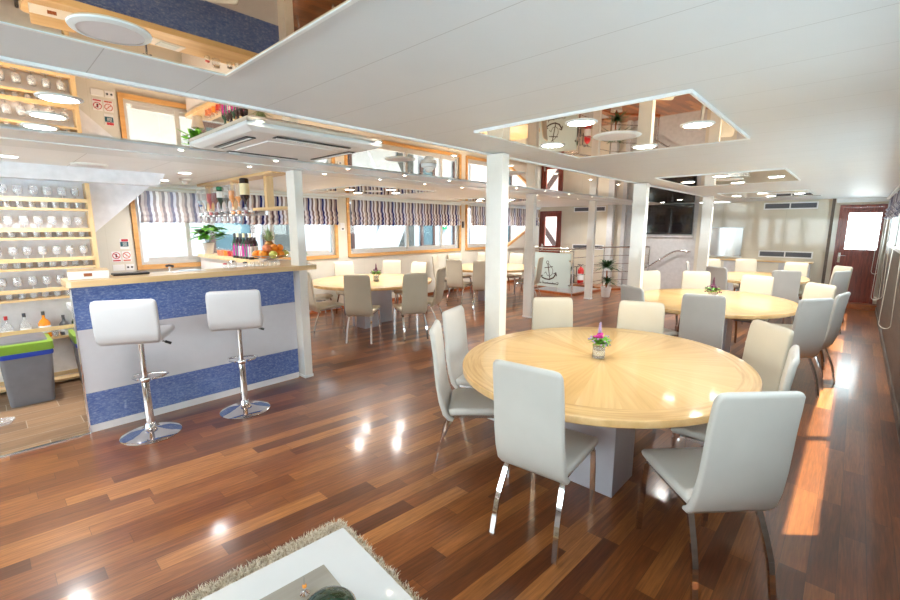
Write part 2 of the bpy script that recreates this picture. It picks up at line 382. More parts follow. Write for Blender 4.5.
# dining floor (with opening of the stairwell)
b.box(X0, 2.3, YR, BY0, -0.05, 0); b.box(2.3, HX0, YR, YL, -0.05, 0); b.box(HX0, HX1, YR, HY0, -0.05, 0)
b.box(HX0, HX1, HY1, YL, -0.05, 0); b.box(HX1, XB + 0.1, YR, YL, -0.05, 0)
struct(b.build('floor', 'floor'))
struct(MB().box(X0, 2.3, BY0, YL, -0.05, 0.0).build('floor', 'tile'))
b = MB(); b.box(HX0 - .02, HX0, HY0, HY1, -1.6, -0.051); b.box(HX1, HX1 + .02, HY0, HY1, -1.6, -0.051); b.box(HX0, HX1, HY0 - .02, HY0, -1.6, -0.051)
b.box(HX0, HX1, HY1, HY1 + .02, -1.6, -0.051); b.box(HX0, HX1, HY0, HY1, -1.62, -1.6)
struct(b.build('wall_stairwell', 'greywall'))
struct(MB().box(X0, BX1, BY0 - .02, BY0 + .012, 0.0, 0.006).build('trim_1', 'steel'))
# ceilings
struct(MB().box(X0, XB + .1, YR - .1, YT, ZC, ZC + .06).build('ceiling', 'ceil'))
struct(MB().box(X0, XB + .1, YB1, YL + .1, ZL, ZL + .06).build('ceiling', 'ceil2'))
struct(MB().box(X0, XB + .1, YT, YB0, ZC + .008, ZC + .06).build('ceiling', 'mirror'))
struct(MB().box(X0, XB + .1, YT - .012, YT + .016, ZC - .012, ZC + .007).build('trim_2', 'trimw'))
struct(MB().box(X0, XB + .1, YB0, YB1, ZC - .004, ZC + .08).build('trim_3', 'band'))
struct(MB().box(X0, XB + .1, YB0 + .37, YB0 + .383, ZC - .012, ZC - .004).build('trim_4', 'trimw'))
struct(MB().box(2.36, XB, YB1 + .001, YB1 + .03, ZC + .0, ZL).build('trim_5', 'mirror'))
struct(MB().box(X0, XB, YL - .07, YL - .001, ZL - .04, ZL).build('trim_6', 'trimw'))
# outer roof slab so that no sky comes in from above
struct(MB().box(X0 - .1, XB + .2, YR - .12, YL + .12, ZL + .09, ZL + .14).build('ceiling', 'outwhite'))

# left wall with three window openings
W = [(1.56, 4.72), (5.06, 8.32), (8.62, 12.0)]
zs, zt = 1.09, 2.15
b = MB()
xs = X0
for (a, c) in W:
    b.box(xs, a, YL, YL + .12, 0, ZL + .05); b.box(a, c, YL, YL + .12, 0, zs); b.box(a, c, YL, YL + .12, zt, ZL + .05); xs = c
b.box(xs, XB + .1, YL, YL + .12, 0, ZL + .05)
struct(b.build('wall_left', 'wall'))
# sloping stair panel cutting the third window
diag = [(9.5, 0.0), (12.05, 0.0), (12.05, 2.05), (11.5, 1.78), (9.5, 0.98)]
struct(MB().prism_y([(10.25, 1.0), (12.05, 1.0), (12.05, 1.78)], YL - .05, YL - .003).build('wall_left', 'wall'))
t = MB(); t.prism_y([(10.08, 1.0), (10.25, 1.0), (12.05, 1.78), (12.05, 1.86)], YL - .06, YL - .002)
struct(t.build('trim_7', 'oak'))
# baseboards
struct(MB().box(2.4, XB, YL - .015, YL - .0, 0, .07).build('baseboard_left', 'curb'))
struct(MB().box(X0, XB, YR, YR + .015, 0, .08).build('baseboard_right', 'rightwall'))

def window_unit(n, x0, x1, mulls, y=YL, zs=zs, zt=zt):
    o = empty('window_%d' % n, ((x0 + x1) / 2, y, zs)); o['kind'] = 'structure'
    cx = (x0 + x1) / 2; w = (x1 - x0) / 2; h = zt - zs
    f = MB(); d0 = -.035; d1 = .02
    f.box(-w - .01, w + .01, d0, d1, -.065, 0.0)
    f.box(-w - .055, -w, d0, d1, -.065, h + .03); f.box(w, w + .055, d0, d1, -.065, h + .03)
    f.build('wood_frame', 'oak', o)
    a = MB(); t = .045
    a.box(-w + .001, w - .001, .03, .09, 0.001, t); a.box(-w + .001, w - .001, .03, .09, h - t, h - .001)
    a.box(-w + .001, -w + t, .03, .09, t, h - t); a.box(w - t, w - .001, .03, .09, t, h - t)
    for m_ in mulls: a.box(m_ - cx - .03, m_ - cx + .03, .025, .095, t, h - t)
    a.box(-w + .1, w - .1, .045, .1, t, t + .05)
    mf = a.build('metal_frame', 'alu', o)
    g = MB(); g.box(-w + t, w - t, .06, .064, t, h - t); g.build('pane', 'glass', mf)
    return o
window_unit(1, *W[0], [2.2, 3.5]); window_unit(2, *W[1], [6.62, 7.72]); window_unit(3, *W[2], [10.2])

# right wall: windows
RW = [(-2.9, -1.0), (-0.6, 2.42), (3.18, 6.2), (6.45, 9.2), (9.5, 11.5)]
rz0, rz1 = 1.34, 2.1
b = MB(); xs = X0
for a, c in RW:
    b.box(xs, a, YR - .045, YR, 0, ZC); b.box(a, c, YR - .045, YR, 0, rz0); b.box(a, c, YR - .045, YR, rz1, ZC); xs = c
b.box(xs, XB + .1, YR - .045, YR, 0, ZC)
struct(b.build('wall_right', 'rightwall'))
for i, (a, c) in enumerate(RW):
    o = empty('window_%d' % (i + 4), ((a + c) / 2, YR, rz0)); o['kind'] = 'structure'; w = (c - a) / 2; h = rz1 - rz0
    f = MB(); f.box(-w - .03, w + .03, .001, .012, -.05, 0.0); f.box(-w - .05, -w, .001, .012, -.05, h); f.box(w, w + .05, .001, .012, -.05, h); f.build('wood_frame', 'alu', o)
    g = MB(); g.box(-w + .001, w - .001, -.042, -.005, 0.001, .02); g.box(-w + .001, -w + .03, -.042, -.005, .02, h - .001); g.box(w - .03, w - .001, -.042, -.005, .02, h - .001); g.box(-.035, .035, -.044, -.004, .02, h - .001); g.build('metal_frame', 'alu', o)
    MB().box(-w + .03, w - .03, -.026, -.022, .02, h - .001).build('pane', 'glass', o)
# back wall (far end) and wall behind the camera
b = MB(); DL = (6.62, 7.34, 0.0, 2.1); DR = (-.36, .33, 0, 2.06)
b.box(XB, XB + .1, YR, DR[0], 0, ZC); b.box(XB, XB + .1, DR[0], DR[1], DR[3], ZC); b.box(XB, XB + .1, DR[1], 2.93, 0, ZC)
b.box(XB, XB + .1, 4.7, DL[0], 0, ZL); b.box(XB, XB + .1, DL[0], DL[1], DL[3], ZL); b.box(XB, XB + .1, DL[1], YL, 0, ZL)
struct(b.build('wall_back', 'backwall'))
struct(MB().box(XB, XB + .1, 2.93, 4.7, 0, ZL).build('wall_back', 'greywall'))
b = MB(); b.box(X0 - .1, X0, YR, YL, 0, .5); b.box(X0 - .1, X0, YR, YL, 2.0, ZL)
for y in (YR, 1.9, 4.2, 6.2): b.box(X0 - .1, X0, y, y + .25, .5, 2.0)
b.box(X0 - .1, X0, 6.2, YL, .5, 2.0)
struct(b.build('wall_front', 'wall'))
o = MB(); o.box(X0 - .06, X0 - .055, YR, 6.3, .5, 2.0); struct(o.build('window_9', 'glass'))  # unseen glazing behind the camera, added to light the near chair backs
# pilaster strips on the far wall
b = MB(); b.box(XB - .12, XB, 4.66, 4.76, 0, ZL); b.box(XB - .16, XB, 4.98, 5.14, 0, ZL); struct(b.build('trim_8', 'greywall'))
struct(MB().box(XB - .06, XB, .41, .46, 0, ZC).build('trim_9', 'rightwall'))
struct(MB().box(XB - .08, XB, YR, .395, 2.11, ZC).build('trim_10', 'trimw'))
struct(MB().box(11.8, XB, YR, .42, 0, .1).build('trim_11', 'curb'))
# stair side wall by the shelves, with sloping edge
b = MB(); b.prism_y([(X0, 0), (.9, 0), (.9, 1.56), (1.47, 2.1), (1.47, ZL), (X0, ZL)], 6.1, 6.2); struct(b.build('wall_stair', 'stairwall'))
b = MB(); b.prism_y([(X0, 2.085), (1.5, 2.085), (1.58, ZL), (X0, ZL)], 5.93, 6.099); struct(b.build('trim_12', 'stairwall'))

# doors
def door(n, y0, y1, z1, gy0, gy1, gz0, gz1, handle):
    o = empty('door_%d' % n, (XB, (y0 + y1) / 2, 0)); o['kind'] = 'structure'; c = (y0 + y1) / 2
    f = MB(); f.box(-.04, .03, y0 - c, y0 - c + .05, 0.101 if n == 2 else 0, z1); f.box(-.04, .03, y1 - c - .05, y1 - c, 0.101 if n == 2 else 0, z1); f.box(-.04, .03, y0 - c + .05, y1 - c - .05, z1 - .05, z1); f.build('door_frame', 'mahog', o)
    l = MB(); a0, a1 = y0 - c + .04, y1 - c - .04; z0 = .1 if n == 2 else .0
    l.box(0, .04, a0, gy0 - c, z0, z1 - .051); l.box(0, .04, gy1 - c, a1, z0, z1 - .051); l.box(0, .04, gy0 - c, gy1 - c, z0, gz0); l.box(0, .04, gy0 - c, gy1 - c, gz1, z1 - .051)
    k = 5
    for i in range(k):
        ya = a0 + .08 + (a1 - a0 - .16) * i / k; l.box(-.008, .0, ya + .008, ya + (a1 - a0 - .16) / k - .008, z0 + .12, gz0 - .12)
    leaf = l.build('door_leaf', 'mahog', o)
    MB().box(.015, .02, gy0 - c, gy1 - c, gz0, gz1).build('pane', 'glass', o)
    h = MB(); hy = a1 - .05; h.box(-.012, .0, hy - .02, hy + .02, 1.0 - .1, 1.1); h.tube([(-.012, hy, 1.04), (-.05, hy, 1.04), (-.055, hy - .1, 1.04)], .009); h.build('door_handle', 'chrome', leaf)
    if n == 2:
        k_ = MB(); k_.box(.0, .012, .1, .14, 1.8, 1.83); k_.build('latch', 'black', o)
    return o
door(1, DL[0], DL[1], 2.1, 6.78, 7.18, 1.05, 1.93, 1); door(2, DR[0], DR[1], 2.06, -.3, .18, 1.17, 1.9, 1)

# ------------------------------------------------------------------ outside, port side deck
struct(MB().box(-6, 22, YL + .12, 9.4, -.1, -.02).build('floor', 'outwhite'))
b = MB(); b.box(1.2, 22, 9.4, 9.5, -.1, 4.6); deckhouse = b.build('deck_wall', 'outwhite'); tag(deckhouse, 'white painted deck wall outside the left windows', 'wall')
def outpanel(name, x0, x1, z0, z1, mat, label, cat, frame=None, y=9.38, t=.02):
    o = empty(name, ((x0 + x1) / 2, y, z0)); tag(o, label, cat); w = (x1 - x0) / 2; h = z1 - z0
    MB().box(-w, w, -t, .0, 0, h).build('glazing', mat, o)
    if frame:
        f = MB(); q = .09
        f.box(-w - q, -w, -t - .02, 0, -q, h + q); f.box(w, w + q, -t - .02, 0, -q, h + q); f.box(-w, w, -t - .02, 0, -q, 0); f.box(-w, w, -t - .02, 0, h, h + q); f.build('window_frame', frame, o)
    return o
outpanel('deck_window', 3.25, 3.95, .9, 2.0, 'outglass', 'teal deck window in a brown frame seen behind the fruit bowl', 'window', 'outbrown')
outpanel('deck_window', 4.3, 4.95, .95, 1.75, 'outdark', 'dark deck window with a brown frame seen between bar and blue wall', 'window', 'outbrown')
outpanel('deck_window', 6.0, 6.45, 1.0, 2.1, 'outglass', 'deck window left of the white stair side, blue glass in brown frame', 'window', 'outbrown')
outpanel('deck_window', 7.45, 7.75, 1.0, 2.0, 'outglass', 'narrow brown framed deck window right of the white stair side', 'window', 'outbrown')
outpanel('deck_doorway', 8.02, 8.6, -.02, 2.2, 'outdark', 'dark open doorway on the outside deck', 'doorway')
outpanel('deck_window', 8.95, 9.35, 1.1, 2.0, 'outglass', 'brown framed deck window left of the green exit sign', 'window', 'outbrown')
outpanel('deck_window', 10.35, 10.8, .9, 2.1, 'outglass', 'brown framed deck window right of the green exit sign', 'window', 'outbrown')
outpanel('deck_shutter', 11.1, 12.0, -.02, 2.2, 'outpink', 'pale pink shutter on the outside deck', 'shutter')
outpanel('deck_window', 12.35, 13.3, 1.0, 1.9, 'outglass', 'brown framed deck window seen through the furthest left window', 'window', 'outbrown')
o = empty('exit_sign', (9.85, 9.38, 1.55)); tag(o, 'green exit sign with a white arrow on the outside deck wall', 'sign')
MB().box(-.12, .12, -.02, 0, 0, .24).build('board', 'signgreen', o)
s_ = MB(); s_.prism_y([(-.08, .09), (.0, .09), (.0, .05), (.08, .12), (.0, .19), (.0, .15), (-.08, .15)], -.026, -.0201); s_.build('arrow', 'signwhite', o)
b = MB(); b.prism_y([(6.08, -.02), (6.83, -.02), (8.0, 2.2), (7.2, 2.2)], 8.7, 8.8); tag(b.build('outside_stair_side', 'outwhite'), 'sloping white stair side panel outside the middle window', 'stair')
o = empty('white_deck_locker', (2.0, 8.55, -.02)); tag(o, 'tall bright white locker with three small handles outside the bar window', 'locker')
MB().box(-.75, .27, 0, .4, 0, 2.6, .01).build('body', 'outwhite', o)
for z in (1.22, 1.42, 1.66):
    MB().tube([(-.5, -.02, z), (-.3, -.05, z), (-.22, -.03, z)], .012).build('handle', 'outorange', o)
o = MB(); o.box(-4, 22, 9.2, 9.399, 3.2, 3.9); tag(o.build('red_awning', 'outorange'), 'red awning edge high above the outside deck', 'awning')
struct(MB().box(-60, 80, -70, YR - .6, -1.2, -1.1).build('ground', 'skyblue'))

b = MB(); b.box(13.5, 13.6, 5.2, 9.15, -.02, 3.2); tag(b.build('deck_bulkhead', 'outpink'), 'pale pink bulkhead seen through the glass of the small dark door', 'wall')
b = MB(); b.prism_x([(6.9, 0.4), (7.1, .4), (8.3, 1.9), (8.1, 1.9)], 13.3, 13.36); tag(b.build('deck_stair_rail', 'outbrown'), 'dark sloping stair rail seen through the small dark door', 'stair rail')
# ------------------------------------------------------------------ columns
def column(x, y, label, wy=.16, wx=.09, zt=None, base=False):
    zt = zt or ZC - .005
    o = empty('column', (x + wx / 2, y + wy / 2, 0), 0, label, 'column', 'white columns of the saloon')
    MB().box(-wx / 2, wx / 2, -wy / 2, wy / 2, 0, zt, .004).build('shaft', 'column', o)
    MB().box(-wx / 2 - .006, wx / 2 + .006, -wy / 2 - .006, wy / 2 + .006, 0.0, .03).build('foot_trim', 'trimw', o)
    return o
column(2.26, 4.235, 'white column at the end of the bar counter', .17, .09)
column(2.81, 2.055, 'broad white column behind the nearest round table, left of it', .155, .09, ZC - .013)
column(6.64, 4.17, 'slim white column left of the anchor glass panel', .17, .09)
column(5.95, 2.06, 'white column rising behind the second round table, beside the television', .17, .1, ZC - .013)
column(9.32, 4.30, 'slim white column beside the potted plant by the railing', .15, .1)
column(9.32, 2.03, 'white column right of the television, farthest in the near row', .17, .1, ZC - .013)

# ------------------------------------------------------------------ ceiling mirror panels and lights
def disc_light(name, x, y, z, r, mat, label, cat, group, drop=.007):
    o = empty(name, (x, y, z), 0, label, cat, group)
    MB().lathe([(r * .82, -drop), (r, -drop * .5), (r * 1.02, 0), (r * .8, 0.0)], seg=28, cap=False).build('rim', 'trimw', o, 40)
    MB().lathe([(.001, -drop * .8), (r * .83, -drop * .8), (r * .83, -.001), (.001, -.001)], seg=28, cap=False).build('diffuser', mat, o, 40)
    return o
def cpanel(cx, cy, hx, hy, z, label):
    o = empty('mirror_ceiling_panel', (cx, cy, z), 0, label, 'ceiling panel', 'mirrored ceiling panels')
    MB().box(-hx, hx, -hy, hy, -.012, -.002).build('mirror', 'mirror', o)
    f = MB(); q = .012
    f.box(-hx - q, -hx, -hy - q, hy + q, -.016, -.001); f.box(hx, hx + q, -hy - q, hy + q, -.016, -.001)
    f.box(-hx, hx, -hy - q, -hy, -.016, -.001); f.box(-hx, hx, hy, hy + q, -.016, -.001); f.build('panel_frame', 'trimw', o)
    return o
LIGHTS = []
def lamps(cx, cy, z, where, dx=.48, dy=.45):
    for (ax, ay, w) in ((-dx, 0, 'nearest'), (dx, 0, 'farthest'), (0, dy, 'left'), (0, -dy, 'right')):
        disc_light('downlight', cx + ax, cy + ay, z, .085, 'lamp', '%s lit downlight in %s' % (w, where), 'ceiling light', 'lit ceiling downlights'); LIGHTS.append((cx + ax, cy + ay, z - .03, 3.5 if cx < 3 else (11.0 if cy > 4 else 8.0)))
    disc_light('ceiling_speaker', cx, cy, z, .14, 'offlamp', 'unlit white disc in the middle of %s' % where, 'ceiling speaker', 'round white ceiling discs', .009)
cpanel(2.79, 1.17, .665, .58, ZC, 'mirrored ceiling panel over the nearest round table'); lamps(2.79, 1.17, ZC - .012, 'the mirrored panel over the nearest table')
cpanel(6.2, 1.2, .72, .6, ZC, 'mirrored ceiling panel over the second round table'); lamps(6.2, 1.2, ZC - .012, 'the mirrored panel over the second table')
cpanel(9.5, 1.25, .72, .6, ZC, 'mirrored ceiling panel over the farthest round table by the end wall'); lamps(9.5, 1.25, ZC - .012, 'the mirrored panel over the farthest table')
cpanel(-.22, 1.2, .93, .6, ZC, 'mirrored ceiling panel in the upper left, directly overhead')
disc_light('ceiling_speaker', .34, 1.65, ZC - .012, .098, 'offlamp', 'unlit round white ceiling disc in the top left corner', 'ceiling speaker', 'round white ceiling discs', .009)
cpanel(4.65, 6.05, .75, .7, ZL, 'mirrored ceiling panel over the left table by the windows'); lamps(4.65, 6.05, ZL - .012, 'the mirrored panel over the left window table')
cpanel(8.0, 6.05, .75, .7, ZL, 'mirrored ceiling panel over the farther window table'); lamps(8.0, 6.05, ZL - .012, 'the mirrored panel over the farther window table')
for k, (y, w) in enumerate(((2.74, 'uppermost'), (3.2, 'middle'), (3.58, 'lowest'))):
    disc_light('downlight', .34, y, ZC + .008, .085, 'lamp', '%s of the three lit downlights in the mirror strip, upper left' % w, 'ceiling light', 'lit ceiling downlights'); LIGHTS.append((.34, y, ZC - .02, 4.0))
for (x, y, w) in ((.28, 5.45, 'in front of the glass shelves'), (1.7, 5.65, 'above the bar, before the smoke detector'), (1.75, 6.7, 'above the bar window blind')):
    disc_light('downlight', x, y, ZL, .075, 'lamp', 'lit round downlight %s' % w, 'ceiling light', 'lit ceiling downlights'); LIGHTS.append((x, y, ZL - .03, 12.0))
disc_light('ceiling_speaker', .85, 5.6, ZL, .14, 'offlamp', 'flat unlit white disc on the ceiling above the bar', 'ceiling speaker', 'round white ceiling discs', .015)
n = 0
for y, w, xs in ((3.76, 'near', (1.12, 1.85, 2.58, 3.32, 4.05, 4.8, 5.5, 6.3, 7.1, 8.0)), (4.3, 'far', (1.85, 2.65, 3.4, 4.15, 4.9, 5.6, 6.95, 7.7, 8.5)), (2.5, 'mirror', (1.15, 1.97, 2.75, 3.55, 4.4, 5.25, 6.1, 7.0))):
    for i, x in enumerate(xs):
        z = ZC - .004 if w != 'mirror' else ZC + .008
        o = empty('spotlight', (x, y, z), 0, {'near': 'tiny lit ceiling spot on the near edge of the white ceiling band', 'far': 'tiny lit ceiling spot on the far edge of the white ceiling band', 'mirror': 'tiny lit spot in the mirror strip close to the ceiling edge'}[w], 'spotlight', {'near': 'spots along the near edge of the band', 'far': 'spots along the far edge of the band', 'mirror': 'spots in the mirror strip'}[w])
        MB().lathe([(.018, -.006), (.032, -.004), (.034, 0), (.018, 0)], seg=16, cap=False).build('ring', 'trimw', o, 40)
        MB().lathe([(.001, -.005), (.019, -.005), (.019, -.001), (.001, -.001)], seg=16, cap=False).build('bulb', 'spot', o, 40)
for (x, y, w_) in ((11.2, 3.5, 'in front of the television'), (10.4, 2.9, 'left of the steel panel'), (11.3, 5.3, 'above the railing'), (10.2, 6.6, 'in front of the small dark door')):
    z = ZL if y > YB1 else ZC + .008 if y < YB0 else ZC
    disc_light('downlight', x, y, z, .06, 'lamp', 'small lit downlight %s' % w_, 'ceiling light', 'lit ceiling downlights'); LIGHTS.append((x, y, z - .03, 13.0))
# dome detectors
for (x, y, z, lb) in ((2.96, 3.01, ZC + .008, 'white dome detector hanging in the mirror strip'), (1.9, 6.3, ZL, 'white smoke detector on the ceiling above the bar')):
    o = empty('smoke_detector', (x, y, z), 0, lb, 'smoke detector')
    MB().lathe([(.001, -.075), (.03, -.07), (.045, -.05), (.05, -.035)], seg=20).build('sensor', 'whiteplastic', o, 40)
    MB().lathe([(.05, -.034), (.07, -.03), (.075, -.002), (.001, -.002)], seg=20).build('base', 'whiteplastic', o, 40)
for (x, y, lb) in ((2.58, 2.98, 'white round disc in the mirror strip, left of the dome detector'), (4.07, 2.83, 'white round disc in the mirror strip right of the broad column')):
    disc_light('ceiling_speaker', x, y, ZC + .008, .13, 'offlamp', lb, 'ceiling speaker', 'round white ceiling discs', .009)
# cassette air conditioner
o = empty('air_conditioner', (1.56, 3.0, ZC + .008), 0, 'square white cassette air conditioner hanging from the mirror strip', 'air conditioner')
b = MB(); b.rings([[(sx * s, sy * s, z) for sx, sy in ((-1, -1), (1, -1), (1, 1), (-1, 1))] for s, z in ((.47, -.001), (.47, -.018), (.465, -.024), (.42, -.042), (.26, -.05))]); b.build('body', 'whiteplastic', o)
MB().box(-.25, .25, -.25, .25, -.056, -.0505, .002).build('intake_grille', 'paper', o)
for k, (cx, cy, wx, wy) in enumerate(((-.36, 0, .03, .26), (.36, 0, .03, .26), (0, -.36, .26, .03), (0, .36, .26, .03))):
    b = MB(); b.use('black').box(cx - wx, cx + wx, cy - wy, cy + wy, -.052, -.0465)
    b.use('whiteplastic').box(cx - wx * (.2 if wx < .1 else .97), cx + wx * (.2 if wx < .1 else .97), cy - wy * (.2 if wy < .1 else .97), cy + wy * (.2 if wy < .1 else .97), -.056, -.0522); b.build('air_outlet', None, o)
o = empty('ceiling_vent', (10.4, 1.1, ZC), 0, 'long dark slot vent in the ceiling before the end wall', 'vent')
MB().box(-.05, .05, -.55, .55, -.012, -.001).build('frame', 'trimw', o); MB().box(-.035, .035, -.53, .53, -.016, -.0121).build('louvre', 'vent', o)

# ------------------------------------------------------------------ tables
def oval(a, b_, n=72): return [(a * cos(2 * pi * k / n), b_ * sin(2 * pi * k / n)) for k in range(n)]
def round_table(x, y, a, b_, label, rz=0.0, two=True):
    o = empty('dining_table', (x, y, 0), rz, label, 'table', 'large round wooden dining tables')
    m = MB(); zz = .74
    rings = [[(px * s, py * s, z) for px, py in oval(a, b_)] for s, z in ((.2, zz - .045), (.985, zz - .045), (.998, zz - .036), (1.0, zz - .01), (.997, zz - .003), (.992, zz - .0005))]
    m.use('edge').rings(rings, True, False); top = MB()
    rings = [[(px * s, py * s, zz) for px, py in oval(a, b_)] for s in (.992, .5, .01)]
    m.use('table').rings(rings, False, True)
    m.build('tabletop', None, o, 35)
    for (sx, sy) in ((-1, -1), (1, 1)):
        cx, cy = sx * .16 - .0, sy * .09
        MB().box(cx - .2 * 1.0, cx + .13 if sx < 0 else cx + .2, cy - .17, cy + .17, 0, .694, .004).build('pedestal', 'pedestal', o)
    return o
round_table(2.79, 1.177, 1.025, .885, 'nearest round wooden table with sunburst top and pink flowers')
round_table(6.07, 1.24, 1.06, .88, 'second round wooden table, middle of the right row, small plant on it')
round_table(9.5, 1.25, 1.03, .74, 'farthest round wooden table before the end wall')
round_table(4.46, 5.92, 1.02, .99, 'round wooden table under the windows, nearest to the bar')
round_table(7.85, 6.0, 1.02, .97, 'round wooden table by the windows, behind the white columns')

# ------------------------------------------------------------------ chairs
def rr(w, t, r, n=3):
    """rounded rectangle ring in (u,v): width w (u) thickness t (v)"""
    pts = []
    for cx, cy, a0 in ((w / 2 - r, t / 2 - r, 0), (-w / 2 + r, t / 2 - r, 90), (-w / 2 + r, -t / 2 + r, 180), (w / 2 - r, -t / 2 + r, 270)):
        for k in range(n + 1):
            a = radians(a0 + 90 * k / n); pts.append((cx + r * cos(a), cy + r * sin(a)))
    return pts
def slab(path, width, thick, r=.014):
    """path: list of (x,z) in the xz plane; width(i), thick(i)"""
    rings = []; n = len(path)
    for i, (x, z) in enumerate(path):
        a = path[max(i - 1, 0)]; c = path[min(i + 1, n - 1)]; t = Vector((c[0] - a[0], c[1] - a[1])).normalized(); nn = Vector((-t.y, t.x))
        w = width[i]; th = thick[i]
        rings.append([(x + nn.x * v, u, z + nn.y * v) for u, v in rr(w, th, min(r, th * .45, w * .45))])
    return rings
def make_chair(mat, name='dining_chair'):
    o = empty(name, (0, 0, 0), 0, 'x', 'chair')
    p = [(-.095, .378), (-.118, .386), (-.146, .418), (-.172, .50), (-.190, .60), (-.200, .70), (-.208, .80), (-.220, .89), (-.226, .935), (-.234, .955), (-.238, .966), (-.241, .974)]
    w = [.38, .388, .39, .388, .384, .38, .378, .375, .37, .36, .342, .30]; t = [.02, .034, .038, .036, .034, .034, .034, .034, .034, .032, .026, .014]
    MB().rings(slab(p, w, t)).build('backrest', mat, o, 50)
    p = [(-.118, .425), (-.09, .434), (0, .440), (.13, .448), (.225, .452), (.265, .447), (.286, .437), (.293, .43)]
    w = [.37, .385, .40, .41, .41, .40, .38, .33]; t = [.05, .052, .05, .05, .046, .038, .026, .012]
    MB().rings(slab(p, w, t, .02)).build('seat', mat, o, 50)
    f = MB()
    for y in (-.165, .165): f.bar([(-.10, y, .40), (.24, y, .41)], .022, .02, (0, 1, 0))
    f.bar([(-.09, -.165, .40), (-.09, .165, .40)], .022, .018, (1, 0, 0)); f.bar([(.22, -.165, .41), (.22, .165, .41)], .022, .018, (1, 0, 0)); f.build('seat_frame', 'steel', o)
    for s in (-1, 1):
        l = MB(); l.bar([(-.085, s * .155, .405), (-.115, s * .16, .35), (-.165, s * .168, .24), (-.19, s * .172, .17), (-.222, s * .178, .0)], .027, .014, (0, 1, 0)); l.build('leg', 'chrome', o, 25)
        l = MB(); l.bar([(.215, s * .170, .415), (.24, s * .175, .41), (.252, s * .178, .39), (.259, s * .18, .3), (.268, s * .185, .0)], .027, .014, (0, 1, 0)); l.build('leg', 'chrome', o, 25)
    return o
PW = make_chair('leather'); PC = make_chair('leather_c'); used = {PW: False, PC: False}
def chair(x, y, deg, label, group, warm=False):
    p = PC if warm else PW; a = radians(deg)
    o = place_copy(p, used[p], (x + .241 * cos(a), y + .241 * sin(a), 0), a, label, group); used[p] = True; return o
G1, G2, G3, GL, GM = ['chairs around the ' + w for w in ('nearest round table', 'second round table', 'farthest round table', 'left window table', 'farther window table')]
chair(1.695, 1.085, 5, 'white chair, back to the camera, nearest table, chrome legs on dark planks', G1)
chair(2.045, .205, 46, 'large white chair at lower right, seen from behind beside the sunlit floor', G1)
chair(2.03, 2.03, -52, 'white chair left of the nearest table, seen side on, the nearer of two', G1)
chair(2.55, 2.34, -72, 'white chair left of the nearest table, in front of the broad column', G1)
chair(3.60, 2.03, -140, 'white chair facing us over the nearest table, right of the broad column', G1, True)
chair(3.92, 1.33, -164, 'white chair facing us over the nearest table, behind the pink flowers, right', G1, True)
chair(3.59, .35, 133, 'cream chair right of the nearest table, tilted back, facing the pink flowers', G1, True)
chair(2.88, .165, 95, 'white chair edge-on between the big right chair and the cream one', G1)
chair(4.74, 1.03, 12, 'grey-white chair, back to us, at the second table behind the nearest one', G2)
chair(4.87, 1.78, -32, 'white chair at the left end of the second table, below the plant pot', G2)
chair(6.80, 2.25, -130, 'white chair at the far left side of the second table, by its column', G2, True)
chair(7.22, 1.70, -158, 'white chair facing us over the second table, behind its little plant', G2, True)
chair(7.14, .93, 172, 'cream chair facing us at the far right of the second table', G2, True)
chair(6.58, .24, 138, 'cream chair at the right end of the second table', G2, True)
chair(5.17, .20, 54, 'white chair right of the second table, turned away, nearest the sunlit strip', G2)
chair(5.78, .03, 78, 'white chair edge-on at the aisle side of the second table', G2)
chair(8.23, .72, 22, 'dark grey looking chair back before the farthest table', G3)
chair(8.25, 1.66, -26, 'pale grey chair back at the left of the farthest table', G3)
chair(10.35, 2.2, -150, 'cream chair below the steel panel, far left of the farthest table', G3, True)
chair(10.76, 1.64, -162, 'cream chair facing us over the farthest table, centre', G3, True)
chair(10.34, .77, 162, 'cream chair facing us below the wall vent, right of the farthest table', G3, True)
chair(8.72, .10, 62, 'pale grey chair by the aisle, near side of the farthest table', G3)
chair(9.81, .11, 128, 'cream chair by the aisle nearest to the dark red door', G3, True)
chair(9.2, 2.35, -80, 'white chair seen side on at the left end of the farthest table', G3)
chair(3.48, 4.97, 38, 'cream chair with its back to us, left window table, nearest the bar', GL, True)
chair(4.17, 4.52, 66, 'cream chair, back to us, left window table, right of the pedestal', GL, True)
chair(4.67, 7.07, -104, 'cream chair below the gap between bar window and middle window', GL, True)
chair(5.62, 6.78, -140, 'cream chair under the left end of the middle window, facing us', GL, True)
chair(5.65, 6.01, -172, 'cream chair facing us at the right side of the left window table', GL, True)
chair(5.0, 4.8, 115, 'cream chair edge-on at the right end of the left window table', GL, True)
chair(3.22, 5.9, -5, 'cream chair beside the bar end column, its seat under the left window table', GL, True)
chair(3.62, 6.85, -48, 'cream chair farther back beside the bar column at the left window table', GL, True)
chair(7.18, 7.15, -62, 'cream chair side on by the wall between the two window tables', GM, True)
chair(8.04, 7.3, -110, 'cream chair against the window wall at the farther window table', GM, True)
chair(6.55, 5.97, 12, 'cream chair with its back to us at the farther window table, left', GM, True)
chair(6.64, 5.29, 36, 'cream chair, back to us, half hidden by the broad column', GM, True)
chair(8.96, 7.07, -137, 'cream chair against the wall, just left of the broad column', GM, True)
chair(9.2, 6.23, -170, 'cream chair facing us between the broad and the slim column', GM, True)
chair(8.25, 4.95, 108, 'cream chair edge-on before the anchor glass panel', GM, True)

# ------------------------------------------------------------------ bar
o = empty('bar_counter', (.44, BY0, 0), 0, 'bar counter front with blue and white bands and a light wood top', 'bar counter')
